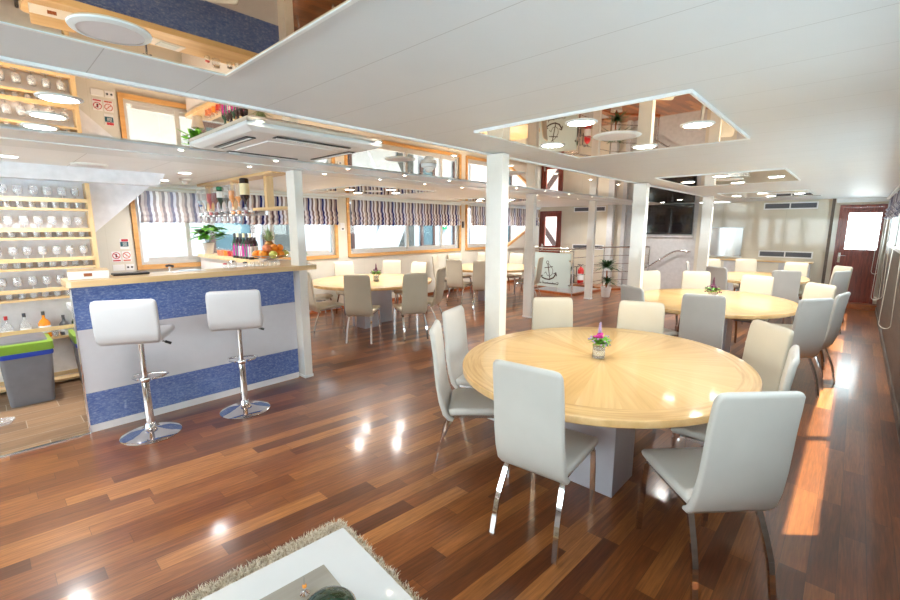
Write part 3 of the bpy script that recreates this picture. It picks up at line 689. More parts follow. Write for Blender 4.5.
# local x 0..1.8
L = 1.79
MB().box(0.004, L, 0.004, .05, 0, .062).build('plinth', 'white', o)
for z0, z1, m, nm in ((.062, .325, 'blue', 'blue_band'), (.325, .835, 'barwhite', 'white_band'), (.835, 1.165, 'blue', 'blue_band')):
    MB().box(0.003, L, 0, .05, z0 + .0005, z1).build(nm, m, o)
MB().box(0, .003, -.004, .05, 0, 1.165).build('end_panel', 'white', o)
MB().box(-.004, .006, -.007, -.0, 0, 1.165).build('edge_trim', 'chrome', o)
b = MB(); z0_, z1_ = 1.175, 1.222
b.prism([(-.0, -.10), (1.812, -.10), (1.812, .34), (1.7, .25), (0, .25), (-.025, .22), (-.025, -.075)], z0_, z1_)
b.prism([(1.812, -.10), (1.918, -.10), (1.918, -.08), (1.812, -.08)], z0_, z1_)
b.prism([(1.812, .10), (1.918, .10), (1.918, .34), (1.812, .34)], z0_, z1_)
b.prism([(1.918, -.10), (1.93, -.10)] + [(1.98 + .05 * cos(a), -.05 + .05 * sin(a)) for a in [radians(d) for d in (-80, -50, -20, 0, 20)]] + [(2.03, .18), (2.16, .3), (2.16, .34), (1.918, .34)], z0_, z1_)
b.prism([(1.812, .34), (2.16, .34), (2.16, 2.95), (1.92, 3.07), (1.83, 3.0), (1.83, .36)], z0_, z1_); b.build('countertop', 'birch', o)
MB().box(.02, L, .01, .2, 1.165, 1.1749).build('top_support', 'darkgrey', o)
b = MB(); b.box(1.86, 1.90, .36, 3.0, 0, 1.17); b.box(2.08, 2.12, .36, 3.0, 0, 1.17); b.build('return_panel', 'white', o)
b = MB(); b.box(.05, 1.5, .3, .85, .90, .95); b.build('worktop', 'white', o)
b = MB(); b.box(.1, 1.5, .32, .8, 0.0, .90); b.build('under_counter_cabinet', 'white', o)
# ---- bar stools
def make_stool():
    o = empty('bar_stool', (0, 0, 0), 0, 'x', 'bar stool')
    MB().lathe([(.205, 0), (.207, .004), (.2, .009), (.15, .022), (.09, .036), (.05, .05), (.036, .066), (.034, .09), (.03, .095)], seg=48).build('base', 'chrome', o, 60)
    MB().lathe([(.029, .09), (.029, .44), (.027, .445), (.0, .445)], seg=24).build('pole', 'chrome', o, 50)
    MB().lathe([(.019, .44), (.019, .79)], seg=20).build('piston', 'chrome', o, 50)
    b = MB(); q = []
    for k in range(0, 25):
        a = -pi / 2 + pi * k / 24; q.append((.13 + .03 * cos(a), .10 * sin(a) * 1.2, .45))
    b.tube([(.0, -.05, .45), (.05, -.10, .45)] + [(x, y, z) for x, y, z in q] + [(.05, .10, .45), (.0, .05, .45)], .009); b.tube([(.0, -.03, .45), (.0, .03, .45)], .012)
    b.lathe([(.031, -.02), (.036, -.015), (.036, .015), (.031, .02)], (0, 0, .45), 20); b.build('footrest', 'chrome', o, 50)
    b = MB(); b.tube([(0, 0, .78), (.0, -.06, .775), (.01, -.16, .74)], .006); lev = b.build('lever', 'steel', o, 50)
    b = MB(); b.tube([(.01, -.16, .74), (.015, -.2, .72)], .011); b.build('lever_grip', 'black', lev, 50)
    MB().box(-.09, .09, -.09, .09, .778, .79, .003).build('mount_plate', 'steel', o)
    p = [(-.19, .80), (-.12, .815), (0, .82), (.1, .823), (.16, .815), (.19, .80), (.2, .79)]; w = [.40, .41, .41, .40, .385, .35, .3]; t = [.05, .058, .06, .06, .05, .03, .012]
    MB().rings(slab(p, w, t, .025)).build('seat', 'stoolleather', o, 55)
    p = [(-.165, .797), (-.185, .80), (-.198, .816), (-.205, .87), (-.212, .96), (-.218, 1.05), (-.221, 1.085), (-.223, 1.103), (-.224, 1.112)]; w = [.34, .38, .40, .405, .405, .405, .40, .385, .345]; t = [.02, .04, .05, .05, .05, .05, .045, .03, .012]
    MB().rings(slab(p, w, t, .02)).build('backrest', 'stoolleather', o, 55)
    return o
S = make_stool()
place_copy(S, False, (.77, 3.95, 0.0), radians(60), 'left white bar stool on a chrome trumpet base', 'bar stools')
place_copy(S, True, (1.47, 3.87, 0), radians(64), 'right white bar stool, nearer to the column', 'bar stools')

# ---- things on the counter
ZT = 1.222
o = empty('cardboard_box', (.575, 4.42, ZT), radians(-6), 'flat white box with a small brown label on the left bar end', 'box')
MB().box(-.125, .125, -.09, .12, 0, .062, .004).build('body', 'paper', o)
MB().box(-.125, .125, -.088, .118, .0625, .068, .002).build('lid', 'birch', o)
MB().box(-.03, .02, -.0925, -.0901, .022, .046).build('label_patch', 'curb', o)
o = empty('black_tray', (.86, 4.49, ZT), radians(-2), 'thin black laptop lying closed on the bar counter', 'laptop')
MB().box(-.12, .13, -.05, .08, 0, .009, .003).build('base', 'black', o); MB().box(-.12, .13, -.05, .08, .010, .017, .003).build('screen_lid', 'darkgrey', o)
o = empty('paper_stack', (1.28, 4.46, ZT), radians(8), 'white papers on the bar counter beside the tap', 'papers'); MB().box(-.14, .14, -.07, .07, 0, .006).build('sheets', 'paper', o); MB().box(-.05, .1, -.05, .05, .0062, .012, .002).build('booklet', 'skyblue', o)
o = empty('beer_tap', (1.22, 4.75, .95), 0, 'small dark metal tap behind the counter', 'tap')
MB().tube([(0, 0, 0), (0, 0, .30)], .009).build('stem', 'steel', o, 50); MB().tube([(-.03, 0, .305), (.0, 0, .315), (.035, 0, .30)], .011).build('handle', 'darkgrey', o, 50)
for (x, y, r, h, lid, lb) in ((1.62, 4.48, .022, .05, 'red', 'small jar with red lid on the counter'), (1.70, 4.50, .035, .07, 'chrome', 'small chrome topped sugar pot on the counter'), (1.82, 4.50, .025, .05, 'darkgrey', 'small dark topped jar on the counter')):
    o = empty('jar', (x, y, ZT), 0, lb, 'jar', 'small jars on the counter')
    MB().lathe([(r * .9, 0), (r, .004), (r, h * .7), (r * .8, h * .8)], seg=16).build('body', 'bottleglass', o, 50); MB().lathe([(r * .85, h * .8), (r * .85, h), (r * .3, h * 1.1)], seg=16).build('lid', lid, o, 50)
# row of upturned glasses right of the jars
for k in range(7):
    o = MB().lathe([(.026, 0), (.028, .001), (.02, .05), (.0, .052)], seg=12, cap=False).build('small_glass', 'stemglass', None, 50, (1.88 + .045 * k, 4.47 + .012 * (k % 2), ZT)); tag(o, 'little upturned glass in the row on the counter before the fruit', 'glass', 'upturned glasses by the fruit bowl')
# fruit bowl
FX, FY = 2.38, 5.13
o = empty('fruit_bowl', (FX, FY, ZT), 0, 'wire and glass fruit bowl on the bar corner', 'bowl')
b = MB(); b.lathe([(.08, 0), (.085, .008), (.03, .02), (.12, .035), (.205, .06), (.21, .065), (.19, .062), (.03, .03)], seg=32); b.build('dish', 'stemglass', o, 50)
b = MB(); b.tube([(.207 * cos(2 * pi * k / 32), .207 * sin(2 * pi * k / 32), .066) for k in range(32)], .004, 6, True); b.build('rim', 'chrome', o, 50)
fr = [(-.1, -.07, .09, .042, 'orange'), (-.03, -.12, .088, .04, 'apple'), (.05, -.1, .088, .04, 'orange'), (.12, -.05, .088, .04, 'apple'), (-.12, .03, .088, .04, 'orange'), (-.05, -.02, .095, .04, 'peach'), (.04, -.02, .095, .04, 'orange'), (.11, .05, .088, .038, 'peach'), (-.06, -.06, .15, .042, 'peach'), (.01, -.06, .155, .038, 'orange'), (.08, -.03, .15, .038, 'orange'), (-.07, .08, .088, .04, 'orange'), (-.0, .11, .088, .036, 'apple')]
nm = {'orange': 'orange', 'apple': 'apple', 'peach': 'peach'}
for k, (x, y, z, r, m) in enumerate(fr):
    o2 = empty(m, (FX + x * 1.25, FY + y * 1.25, ZT + z * 1.15 - .02), 0, {'orange': 'round orange in the fruit bowl', 'apple': 'yellow green apple in the fruit bowl', 'peach': 'blushed peach in the fruit bowl'}[m], m, m + 's in the fruit bowl')
    r *= 1.2; MB().sphere((0, 0, 0), r, 16, .93).build('flesh', m, o2, 80); MB().tube([(0, 0, r * .88), (.003, 0, r * 1.08)], .002, 5).build('stem', 'stem', o2)
o = empty('pineapple', (FX + .04, FY + .10, ZT + .075), 0, 'pineapple with a spiky crown standing in the fruit bowl', 'pineapple')
MB().lathe([(.02, 0), (.05, .02), (.06, .07), (.055, .12), (.03, .155), (.0, .16)], seg=20).build('fruit', 'pine', o, 50)
b = MB()
for k in range(34):
    a = k * 2.4; t = k / 34; lean = .15 * (1 - t) + .02; h = .06 + .12 * t; w = .012
    ca, sa = cos(a), sin(a); p0 = (.012 * ca, .012 * sa, .15)
    b.add([(p0[0] - w * sa, p0[1] + w * ca, .15), (p0[0] + w * sa, p0[1] - w * ca, .15), (.5 * lean * ca + w * sa, .5 * lean * sa - w * ca, .15 + h * .65), (.5 * lean * ca - w * sa, .5 * lean * sa + w * ca, .15 + h * .65), (lean * ca, lean * sa, .15 + h)], [(0, 1, 2, 3), (3, 2, 4)])
b.build('crown', 'pineleaf', o)
# small vase by the column
def leaves(b, n, r, h, w, seed, spread=1.0, z0=0.0):
    rnd = random.Random(seed)
    for k in range(n):
        a = rnd.uniform(0, 2 * pi); R = r * rnd.uniform(.35, 1) * spread; H = h * rnd.uniform(.4, 1); ww = w * rnd.uniform(.7, 1.2); ln = ww * 2.6
        c = Vector((R * cos(a), R * sin(a), z0 + H)); d = Vector((cos(a), sin(a), rnd.uniform(-.5, .5))).normalized(); s_ = Vector((-sin(a), cos(a), rnd.uniform(-.3, .3))).normalized()
        pts = [c - d * ln * .5, c - d * ln * .15 + s_ * ww * .5, c + d * ln * .2 + s_ * ww * .45, c + d * ln * .5, c + d * ln * .2 - s_ * ww * .45, c - d * ln * .15 - s_ * ww * .5]
        nrm = d.cross(s_) * ww * .15; pts[1] += nrm; pts[2] += nrm; pts[4] += nrm; pts[5] += nrm
        b.add([tuple(p) for p in pts], [(0, 1, 2, 3), (0, 3, 4, 5)])
    return b
o = empty('small_vase', (2.52, 4.6, ZT), 0, 'little white vase with green sprigs beside the bar column', 'vase')
MB().lathe([(.02, 0), (.025, .01), (.026, .06), (.02, .075)], seg=16).build('vase', 'pot', o, 50); leaves(MB(), 22, .04, .06, .018, 3, 1, .06).build('sprigs', 'leaf', o)
# potted plant on the return counter
o = empty('potted_plant', (2.36, 7.1, ZT), 0, 'leafy green plant in a tapered white pot on the window end of the bar', 'plant')
MB().lathe([(.05, 0), (.055, .005), (.085, .165), (.08, .168), (.075, .15), (.0, .15)], seg=28).build('pot', 'pot', o, 50)
b = MB()
for k in range(9):
    a = k * .7; b.tube([(0, 0, .14), (.06 * cos(a), .06 * sin(a), .25), (.14 * cos(a), .14 * sin(a), .33)], .004, 5)
b.build('stems', 'stem', o)
leaves(MB(), 34, .2, .30, .085, 11, .95, .10).build('leaves', 'leaf', o)
b = MB(); leaves(b, 10, .2, .2, .08, 5, 1.15, .16); b.build('leaves', 'leafd', o)
# shot glasses
for k, (y, m, nm2) in enumerate(((6.62, 'peach', 'pale peach'), (6.50, 'peach', 'peach'), (6.38, 'orange', 'orange'), (6.24, 'red', 'bright red'), (6.12, 'red', 'red'))):
    o = empty('cocktail_glass', (2.34, y, ZT), 0, 'tumbler filled with %s drink, %s from the plant pot' % (nm2, ('first', 'second', 'third', 'fourth', 'fifth')[k]), 'glass', 'tumblers of coloured drink')
    MB().lathe([(.03, 0), (.031, .002), (.04, .1), (.038, .1), (.029, .006)], seg=18, cap=False).build('glass', 'thinglass', o, 50)
    MB().lathe([(.001, .008), (.0295, .008), (.0368, .078), (.001, .078)], seg=18, cap=False).build('drink', m, o, 50)
# wine bottles with coloured labels
for k in range(9):
    row = k // 6; y = 5.98 - .095 * (k % 6) - (.05 if row else 0) - (.15 if row else 0); x = 2.31 + .09 * row
    o = empty('wine_bottle', (x, y, ZT), 0, ('dark wine bottle with a pink and green striped label, front row on the bar' if not row else 'dark wine bottle standing in the second row on the bar'), 'bottle', 'wine bottles on the bar, %s row' % ('front' if not row else 'second'))
    MB().lathe([(.034, 0), (.036, .006), (.036, .19), (.03, .215), (.014, .245), (.013, .30), (.015, .302), (.015, .315), (.0, .316)], seg=18).build('glass_body', 'darkglass' if k % 3 else 'greenglass', o, 50)
    lb_ = MB().lathe([(.0365, .03), (.0365, .12), (.0365, .16)], seg=18, cap=False).build('label_band', ('magenta', 'teal', 'paper')[k % 3] if not row else 'paper', o, 50)
    b = MB(); 
    for q in range(3):
        a = radians(150 + 32 * q); b.use(('paper', 'signgreen', 'magenta')[q]); b.rings([[(.0372 * cos(a + d), .0372 * sin(a + d), z) for d in (0, .14, .28)] + [(.0368 * cos(a + d), .0368 * sin(a + d), z) for d in (.28, .14, 0)] for z in (.032, .188)])
    b.build('label_stripes', None, lb_)
    MB().lathe([(.0155, .27), (.0155, .319), (.0, .32)], seg=14).build('cap', 'chrome' if row else ('cream' if k % 2 else 'darkgrey'), o, 50)
# hanging optic rack
o = empty('optic_rack', (2.36, 5.7, ZL), 0, 'pale wooden hanging rack with a row of spirit dispensers above the bar', 'bottle rack')
b = MB(); b.box(-.1, .1, -1.0, 1.35, -.03, -.001); b.build('top_board', 'birchy', o)
b = MB(); b.box(-.1, .1, -1.14, -.45, -.415, -.385); b.build('lower_board', 'birchy', o)
for y in (-.66, .3, 1.2):
    MB().box(-.03, .05, y - .035, y + .035, -.384, -.0301).build('upright', 'birchz', o)
b = MB(); b.box(-.03, .0, -.62, 1.35, -.47, -.42); b.build('mount_rail', 'steel', o)
bm_ = ['bottleglass', 'bottleglass', 'bottleglass', 'bottleglass', 'greenglass', 'bottleglass', 'bottleglass', 'bottleglass', 'darkglass']; lq = ['skyblue', 'skyblue', 'red', 'darkred', 'darkglass', 'darkglass', 'amber', 'amber', 'darkred']
nmq = ['clear', 'clear second', 'clear with a red mark', 'dark red', 'green banded dark', 'clear brown', 'amber', 'clear amber', 'largest dark red']
for k in range(9):
    y = 7.0 - .192 * k; big = 1.2 if k == 8 else 1.0; h = .27 * big; r = .044 * big
    o = empty('upturned_spirit_bottle', (2.27, y, 1.86), 0, 'upturned %s spirit bottle in the dispenser row, number %d from the window' % (nmq[k], k + 1), 'bottle', 'upturned spirit bottles')
    o['label'] = 'upturned %s spirit bottle, %s in the row from the window' % (nmq[k], ('first', 'second', 'third', 'fourth', 'fifth', 'sixth', 'seventh', 'eighth', 'ninth')[k])
    MB().lathe([(.012, 0), (.013, .05), (.02, .075), (r, .11), (r, h), (r * .8, h + .012), (.0, h + .012)], seg=16).build('glass_body', bm_[k], o, 50)
    if bm_[k] == 'bottleglass': MB().lathe([(.010, .01), (.011, .05), (.017, .078), (r * .85, .112), (r * .85, .13 if k not in (2, 3, 6) else .21), (.0, .13 if k not in (2, 3, 6) else .21)], seg=14).build('liquor', lq[k], o, 50)
    else: MB().lathe([(r * 1.02, .14), (r * 1.02, h - .05)], seg=16, cap=False).build('label_band', ('darkred', 'paper', 'greenglass', 'paper', 'paper', 'cream')[k - 3 if k < 9 else 0], o, 50)
    if k == 4: MB().lathe([(r * 1.03, h - .03), (r * 1.03, h + .005)], seg=16, cap=False).build('cap_band', 'signgreen', o, 50)
    if k == 0: MB().lathe([(.022, .05), (.026, .075)], seg=12, cap=False).build('neck_band', 'blue', o, 50)
    o = empty('spirit_dispenser', (2.27, y, 1.86), 0, 'clear spirit dispenser under the %s upturned bottle from the window' % (('first', 'second', 'third', 'fourth', 'fifth', 'sixth', 'seventh', 'eighth', 'ninth')[k]), 'dispenser', 'spirit dispensers')
    MB().lathe([(.0, -.001), (.02, -.001), (.03, -.03), (.03, -.09), (.018, -.11), (.0, -.11)], seg=14).build('chamber', 'bottleglass', o, 50)
    MB().lathe([(.0, -.04), (.024, -.04), (.024, -.08), (.0, -.085)], seg=12).build('measure', lq[k], o, 50)
    MB().tube([(0, 0, -.11), (0, 0, -.16)], .007).build('spout', 'chrome', o, 50); MB().box(-.045, -.028, -.02, .02, -.1, -.08).build('push_lever', 'whiteplastic', o)
    MB().box(.02, .066, -.012, .012, -.06, -.04).build('bracket', 'steel', o)

# ------------------------------------------------------------------ glass shelving
YS = 6.09
o = empty('glass_shelving', (0, YS, 0), 0, 'pale wooden wall shelving full of glasses behind the bar', 'shelving')
for x, nm in ((.86, 0), (-.75, 1)): MB().box(x - .018, x + .018, -.15, .0, .02, 2.07).build('upright', 'birchz', o)
SH = [(1.785, 1.895), (1.495, 1.60), (1.195, 1.305), (.895, 1.005), (.485, .605), (.03, .125)]
for zb, zr in SH:
    MB().box(-.732, .842, -.15, 0, zb, zb + .022).build('shelf_board', 'birch', o)
    MB().box(-.732, .842, -.165, -.15, zr - .027, zr + .012).build('front_rail', 'birch', o)
    if zb > .8: MB().box(-.732, .842, -.148, -.095, zr - .02, zr - .005).box(-.732, .842, -.055, 0, zr - .02, zr - .005).build('glass_rack', 'birch', o)
# stemware standing upside down / upright on the rails, tumblers on the boards below
def make_stem():
    o = empty('wine_glass', (0, 0, 0), 0, 'x', 'wine glass')
    MB().lathe([(.028, .048), (.036, .08), (.036, .095), (.030, .13), (.028, .13), (.034, .095), (.034, .08), (.026, .05), (.0, .048)], seg=16, cap=False).build('bowl', 'stemglass', o, 60)
    MB().lathe([(.032, 0), (.033, .003), (.006, .008), (.004, .048)], seg=16).build('foot', 'stemglass', o, 60)
    return o
ST = make_stem(); us = False
rown = ('top', 'second', 'third', 'fourth')
for si, (zb, zr) in enumerate(SH[:4]):
    for k in range(11):
        x = -.30 + .107 * k
        o = place_copy(ST, us, (x + random.uniform(-.006, .006), YS - .075, zr - .005), 0, 'clear wine glass on the %s shelf of the wall shelving' % rown[si], 'wine glasses on the %s shelf' % rown[si]); us = True
    tm = None
    for k in range(13):
        x = -.28 + .088 * k
        if tm is None: tm = MB().lathe([(.024, 0), (.03, .06), (.028, .06), (.022, .003)], seg=14, cap=False).build('tumbler', 'stemglass', None, 60); t = tm; t['category'] = 'glass'
        else: t = tm.copy(); col.objects.link(t)
        t.location = (x, YS - .08, zb + .022); t['label'] = 'small clear tumbler under the %s row of wine glasses' % rown[si]; t['group'] = 'tumblers under the %s row' % rown[si]
# spirits on the low shelf
sp = [(-.02, 'amber', 'bottleglass', .17, .036, 'clear half full amber'), (.11, 'skyblue', 'bottleglass', .19, .036, 'clear'), (.24, 'skyblue', 'bottleglass', .2, .034, 'tall clear'), (.38, 'amber', 'amber', .2, .04, 'golden'), (.53, 'teal', 'darkgrey', .15, .035, 'dark blue labelled'), (.63, 'greenglass', 'greenglass', .17, .035, 'dark green')]
for k, (x, lq_, gm, h, r, nm_) in enumerate(sp):
    h *= 1.2; r *= 1.2
    o = empty('spirit_bottle', (x, YS - .075, .507), 0, '%s spirit bottle on the low shelf above the bin' % nm_, 'bottle', 'spirit bottles on the low shelf')
    MB().lathe([(r, 0), (r, h * .6), (r * .7, h * .72), (.013, h * .8), (.012, h), (.0, h)], seg=16).build('glass_body', gm, o, 50)
    if gm == 'bottleglass' and lq_ == 'amber': MB().lathe([(.0, .003), (r * .9, .003), (r * .9, h * .3), (.0, h * .3)], seg=14).build('liquor', lq_, o, 50)
    MB().lathe([(.014, h * .95), (.014, h + .025), (.0, h + .026)], seg=12).build('cap', 'darkgrey' if k != 1 else 'signred', o, 50)
    MB().lathe([(r * 1.02, h * .2), (r * 1.02, h * .5)], seg=16, cap=False).build('label_band', 'paper', o, 50)
for k, x in enumerate((.45, .55, .65)):
    o = MB().lathe([(.026, 0), (.03, .08), (.028, .08), (.024, .003)], seg=14, cap=False).build('tumbler', ('stemglass', 'paper', 'stemglass')[k], None, 60, (x, YS - .08, .507 - .0)); o.location.y = YS - .12
    tag(o, ('clear tumbler before the blue labelled bottle', 'white cup beside the low shelf bottles', 'clear tumbler by the dark green bottle')[k], 'glass')
# bins
def bin_(x, y, label, rz=0.0):
    o = empty('waste_bin', (x, y, 0), rz, label, 'bin', 'grey bins with lime lids')
    def ring(wx, wy, z, r=.04): return [(u, v, z) for u, v in rr(wx, wy, r, 4)]
    MB().rings([ring(.30, .36, 0), ring(.31, .37, .02), ring(.36, .42, .47)]).build('body', 'bin', o, 40)
    MB().rings([ring(.372, .432, .455), ring(.378, .438, .475), ring(.372, .432, .50)]).build('bag_edge', 'bluebag', o, 40)
    MB().rings([ring(.385, .445, .50), ring(.39, .45, .51), ring(.385, .445, .575), ring(.33, .39, .585)]).build('lid_frame', 'lime', o, 40)
    b = MB(); b.rings([ring(.32, .38, .586), ring(.31, .37, .60), ring(.2, .25, .612)]); b.build('lid_flap', 'bin', o, 40)
    return o
bin_(.19, 5.62, 'grey waste bin with a lime green lid and blue bag beside the shelves')
bin_(.73, 5.66, 'second grey bin with lime lid, mostly hidden behind the bar end')
o = tag(MB().lathe([(.001, .002), (.05, .002), (.07, .03), (.068, .032), (.048, .006)], seg=20, cap=False).build('glass_dish', 'stemglass', None, 50, (-.02, 5.05, 0)), 'small clear glass dish on the floor at the left edge', 'dish')

# wall signs behind the bar (on the left wall)
YW = YL - .001
o = empty('safety_notice', (1.39, YW, 1.32), 0, 'small teal notice with a red header on the wall behind the bar', 'sign')
MB().box(-.05, .05, -.006, 0, 0, .14).build('board', 'signwhite', o); MB().box(-.046, .046, -.008, -.0061, .035, .10).build('blue_field', 'teal', o); MB().box(-.03, .046, -.008, -.0061, .105, .136).build('red_header', 'signred', o)
b = MB()
for k in range(3): b.box(-.02, .03, -.0095, -.0081, .05 + .016 * k, .056 + .016 * k)
b.build('text_lines', 'signwhite', o)
for (x, m, lb, cb) in ((1.285, 'signred', 'red round prohibition sign with a dark figure, above the sockets', 'ink'), (1.40, 'outorange', 'paler round prohibition sign below the teal notice', 'outpink')):
    o = empty('prohibition_sign', (x, YW, 1.15), 0, lb, 'sign')
    MB().box(-.05, .05, -.005, 0, 0, .14).build('board', 'signwhite', o)
    b = MB(); n = 28
    b.rings([[(r * cos(2 * pi * k / n), d, .085 + r * sin(2 * pi * k / n)) for k in range(n)] for r, d in ((.045, -.0051), (.045, -.007), (.036, -.007), (.036, -.0051))], closed=True)
    b.prism_y([(-.03, .107), (-.024, .113), (.03, .063), (.024, .057)], -.0072, -.0052); b.build('red_ring', m, o)
    MB().box(-.01, .008, -.0068, -.0053, .06, .108).build('figure', cb, o); MB().box(-.042, .042, -.007, -.0051, .008, .026).build('caption_bar', m, o)
o = empty('wall_socket', (1.30, YW, 1.03), 0, 'white wall socket plates under the prohibition signs', 'socket')
MB().box(-.07, .06, -.01, 0, 0, .08, .002).build('plate', 'whiteplastic', o); MB().box(.075, .17, -.01, 0, 0, .08, .002).build('plate', 'whiteplastic', o)
b = MB()
for x in (.1, .145): b.lathe([(.014, 0), (.014, .003)], (0, 0, 0), 12)
b = MB(); 
for x in (.1, .145): b.prism_y([(x + .014 * cos(a), .04 + .014 * sin(a)) for a in [2 * pi * k / 12 for k in range(12)]], -.012, -.0101)
b.build('socket_hole', 'darkgrey', o)
o = empty('thermostat', (4.89, YW, 1.55), 0, 'small white rounded wall sensor between bar window and middle window', 'sensor')
MB().box(-.05, .05, -.03, 0, 0, .15, .012).build('housing', 'whiteplastic', o); MB().box(-.02, .02, -.033, -.0301, .02, .05).build('window', 'darkgrey', o)
o = empty('wall_switch', (8.46, YW, 1.6), 0, 'small dark wall fitting between middle and far window', 'switch'); MB().box(-.03, .03, -.02, 0, 0, .16, .004).build('housing', 'darkgrey', o)
MB().box(-.02, .02, -.026, -.0201, .04, .1, .002).build('rocker', 'black', o)

# ------------------------------------------------------------------ roman blinds
def blind(name, x0, x1, y, z0, z1, label, rz=0.0, depth=.05, sgn=-1, cloth='blind'):
    o = empty(name, ((x0 + x1) / 2, y, z1), 0, label, 'blind', 'striped roman blinds'); w = (x1 - x0) / 2; H = z1 - z0
    n = int((x1 - x0) / .02); rows = 26; vs = []; fs = []
    for j in range(rows + 1):
        t = j / rows; z = -H * t
        bulge = 0.0
        if t > .45: bulge = .032 * abs(sin((t - .45) / .55 * pi * 3.0)) * (.5 + t * .6)
        for i in range(n + 1):
            x = -w + 2 * w * i / n
            wave = .010 * sin(x * 62 + .9 * sin(x * 9)) * (.25 + .9 * t)
            sag = -.014 * abs(sin(x * 26)) * max(0, t - .55) * 2
            xx = x + .007 * sin(t * 13 + x * 30) * t
            vs.append((xx, sgn * (.012 + bulge) + wave, z + sag))
    for j in range(rows):
        for i in range(n):
            a = j * (n + 1) + i; fs.append((a, a + 1, a + n + 2, a + n + 1))
    b = MB(); b.add(vs, fs); b.build('cloth', cloth, o, 60)
    MB().box(-w, w, sgn * .05 if sgn < 0 else 0.0, 0.0 if sgn < 0 else .05, -.002, .03).build('head_rail', 'trimw', o)
    return o
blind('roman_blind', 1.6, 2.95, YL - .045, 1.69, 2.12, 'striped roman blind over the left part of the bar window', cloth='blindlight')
blind('roman_blind', 2.97, 4.76, YL - .045, 1.67, 2.14, 'striped roman blind over the bar window beside the column')
blind('roman_blind', 5.08, 8.3, YL - .045, 1.66, 2.15, 'long striped roman blind over the middle window')
blind('roman_blind', 8.66, 11.95, YL - .075, 1.66, 2.15, 'striped roman blind over the farthest left window')
for i, (a, c) in enumerate(RW):
    nmn = ('behind the viewer', 'nearest the viewer', 'beside the nearest table', 'at the right edge beyond the second table', 'beside the dark red door')[i]
    blind('roman_blind', a - .04, c + .04, YR + .055, 1.765, 2.13, 'striped roman blind on the right wall %s' % nmn, 0, .05, 1, 'blindshade')
# cords hanging from right blinds
def cord(x, y, z0, z1, w, lb):
    b = MB(); w = .042; y = -.30; pts = [(x - .01, y - w * .6, z1)] + [(x + .05 * cos(a), y + w * cos(a), z0 + w + w * sin(a)) for a in [pi + pi * k / 10 for k in range(11)]] + [(x + .01, y + w * .6, z1)]
    b.tube(pts, .004, 6); o = b.build('blind_cord', 'cord', None, 60); tag(o, lb, 'cord', 'blind cords on the right wall'); return o
cord(11.4, -.31, .75, 1.75, .07, 'looped white blind cord hanging in front of the dark red door'); cord(9.4, -.33, .5, 1.75, .09, 'looped blind cord hanging low on the right wall')
cord(8.6, -.33, .62, 1.75, .09, 'second looped blind cord along the right wall'); cord(6.2, -.34, .6, 1.75, .07, 'nearest looped blind cord at the right edge')

# ------------------------------------------------------------------ far wall fittings
def grille(y0, y1, z0, z1, lb, x=XB):
    o = empty('wall_grille', (x, (y0 + y1) / 2, z0), 0, lb, 'vent', 'long wall grilles'); w = (y1 - y0) / 2; h = z1 - z0
    f = MB(); q = .025
    f.box(-.02, 0, -w, w, 0, q); f.box(-.02, 0, -w, w, h - q, h); f.box(-.02, 0, -w, -w + q, q, h - q); f.box(-.02, 0, w - q, w, q, h - q); f.box(-.02, 0, -.012, .012, q, h - q); f.build('frame', 'signwhite', o)
    for s in (-1, 1): MB().box(-.012, 0, min(s * .0121, s * (w - q)), max(s * .0121, s * (w - q)), q, h - q).build('louvre', 'vent', o)
grille(5.26, 6.22, 2.05, 2.2, 'upper wall grille right of the small dark door'); grille(5.26, 6.22, .98, 1.12, 'lower wall grille behind the railing')
grille(.68, 1.62, 2.0, 2.15, 'upper wall grille at the end wall, left of the big dark door'); grille(.66, 1.62, .95, 1.1, 'lower wall grille at the end wall, over the sideboard')
o = empty('television', (XB - .01, 3.64, 1.44), 0, 'large black flat television on the end wall', 'television')
MB().box(-.06, 0, -.62, .62, 0, .74, .006).build('housing', 'black', o); MB().box(-.064, -.0605, -.6, .6, .03, .72).build('screen', 'tvscreen', o)
MB().box(0, .0099, -.2, .2, .2, .5).build('wall_mount', 'darkgrey', o)
b = MB(); b.box(XB - .05, XB - .001, 2.99, 4.28, 1.37, 1.40); tag(b.build('media_ledge', 'white'), 'thin white ledge on the wall below the television', 'ledge')
o = empty('steel_panel', (XB - .001, 2.38, .92), 0, 'brushed steel bowed cover on the end wall, between columns and grilles', 'panel')
b = MB(); n = 14
b.rings([[(-.03 - .06 * sin(pi * k / n), -.42 + .84 * k / n, z) for k in range(n + 1)] + [(-.0, .42, z), (0, -.42, z)] for z in (.02, .68)]); b.build('bowed_sheet', 'steel', o, 40)
MB().box(-.06, -.0, -.44, .44, .681, .70).build('top_rail', 'trimw', o); MB().box(-.06, -.0, -.44, .44, -.005, .019).build('bottom_rail', 'trimw', o); MB().box(-.05, 0, .421, .45, .02, .64).build('side_rail', 'darkgrey', o)
o = empty('sideboard', (11.78, 1.68, 0), 0, 'low grey sideboard with wooden top along the end wall', 'sideboard')
MB().box(0.01, .319, -1.02, 1.06, 0, .86).build('cabinet_body', 'greywall', o); MB().box(-.02, .319, -1.05, 1.09, .861, .89, .003).build('wood_top', 'birchy', o)
for k in range(4): MB().box(0.0, .0099, -1.0 + .515 * k, -1.0 + .515 * k + .495, .06, .84).build('door', 'backwall' if k % 2 else 'greywall', o)

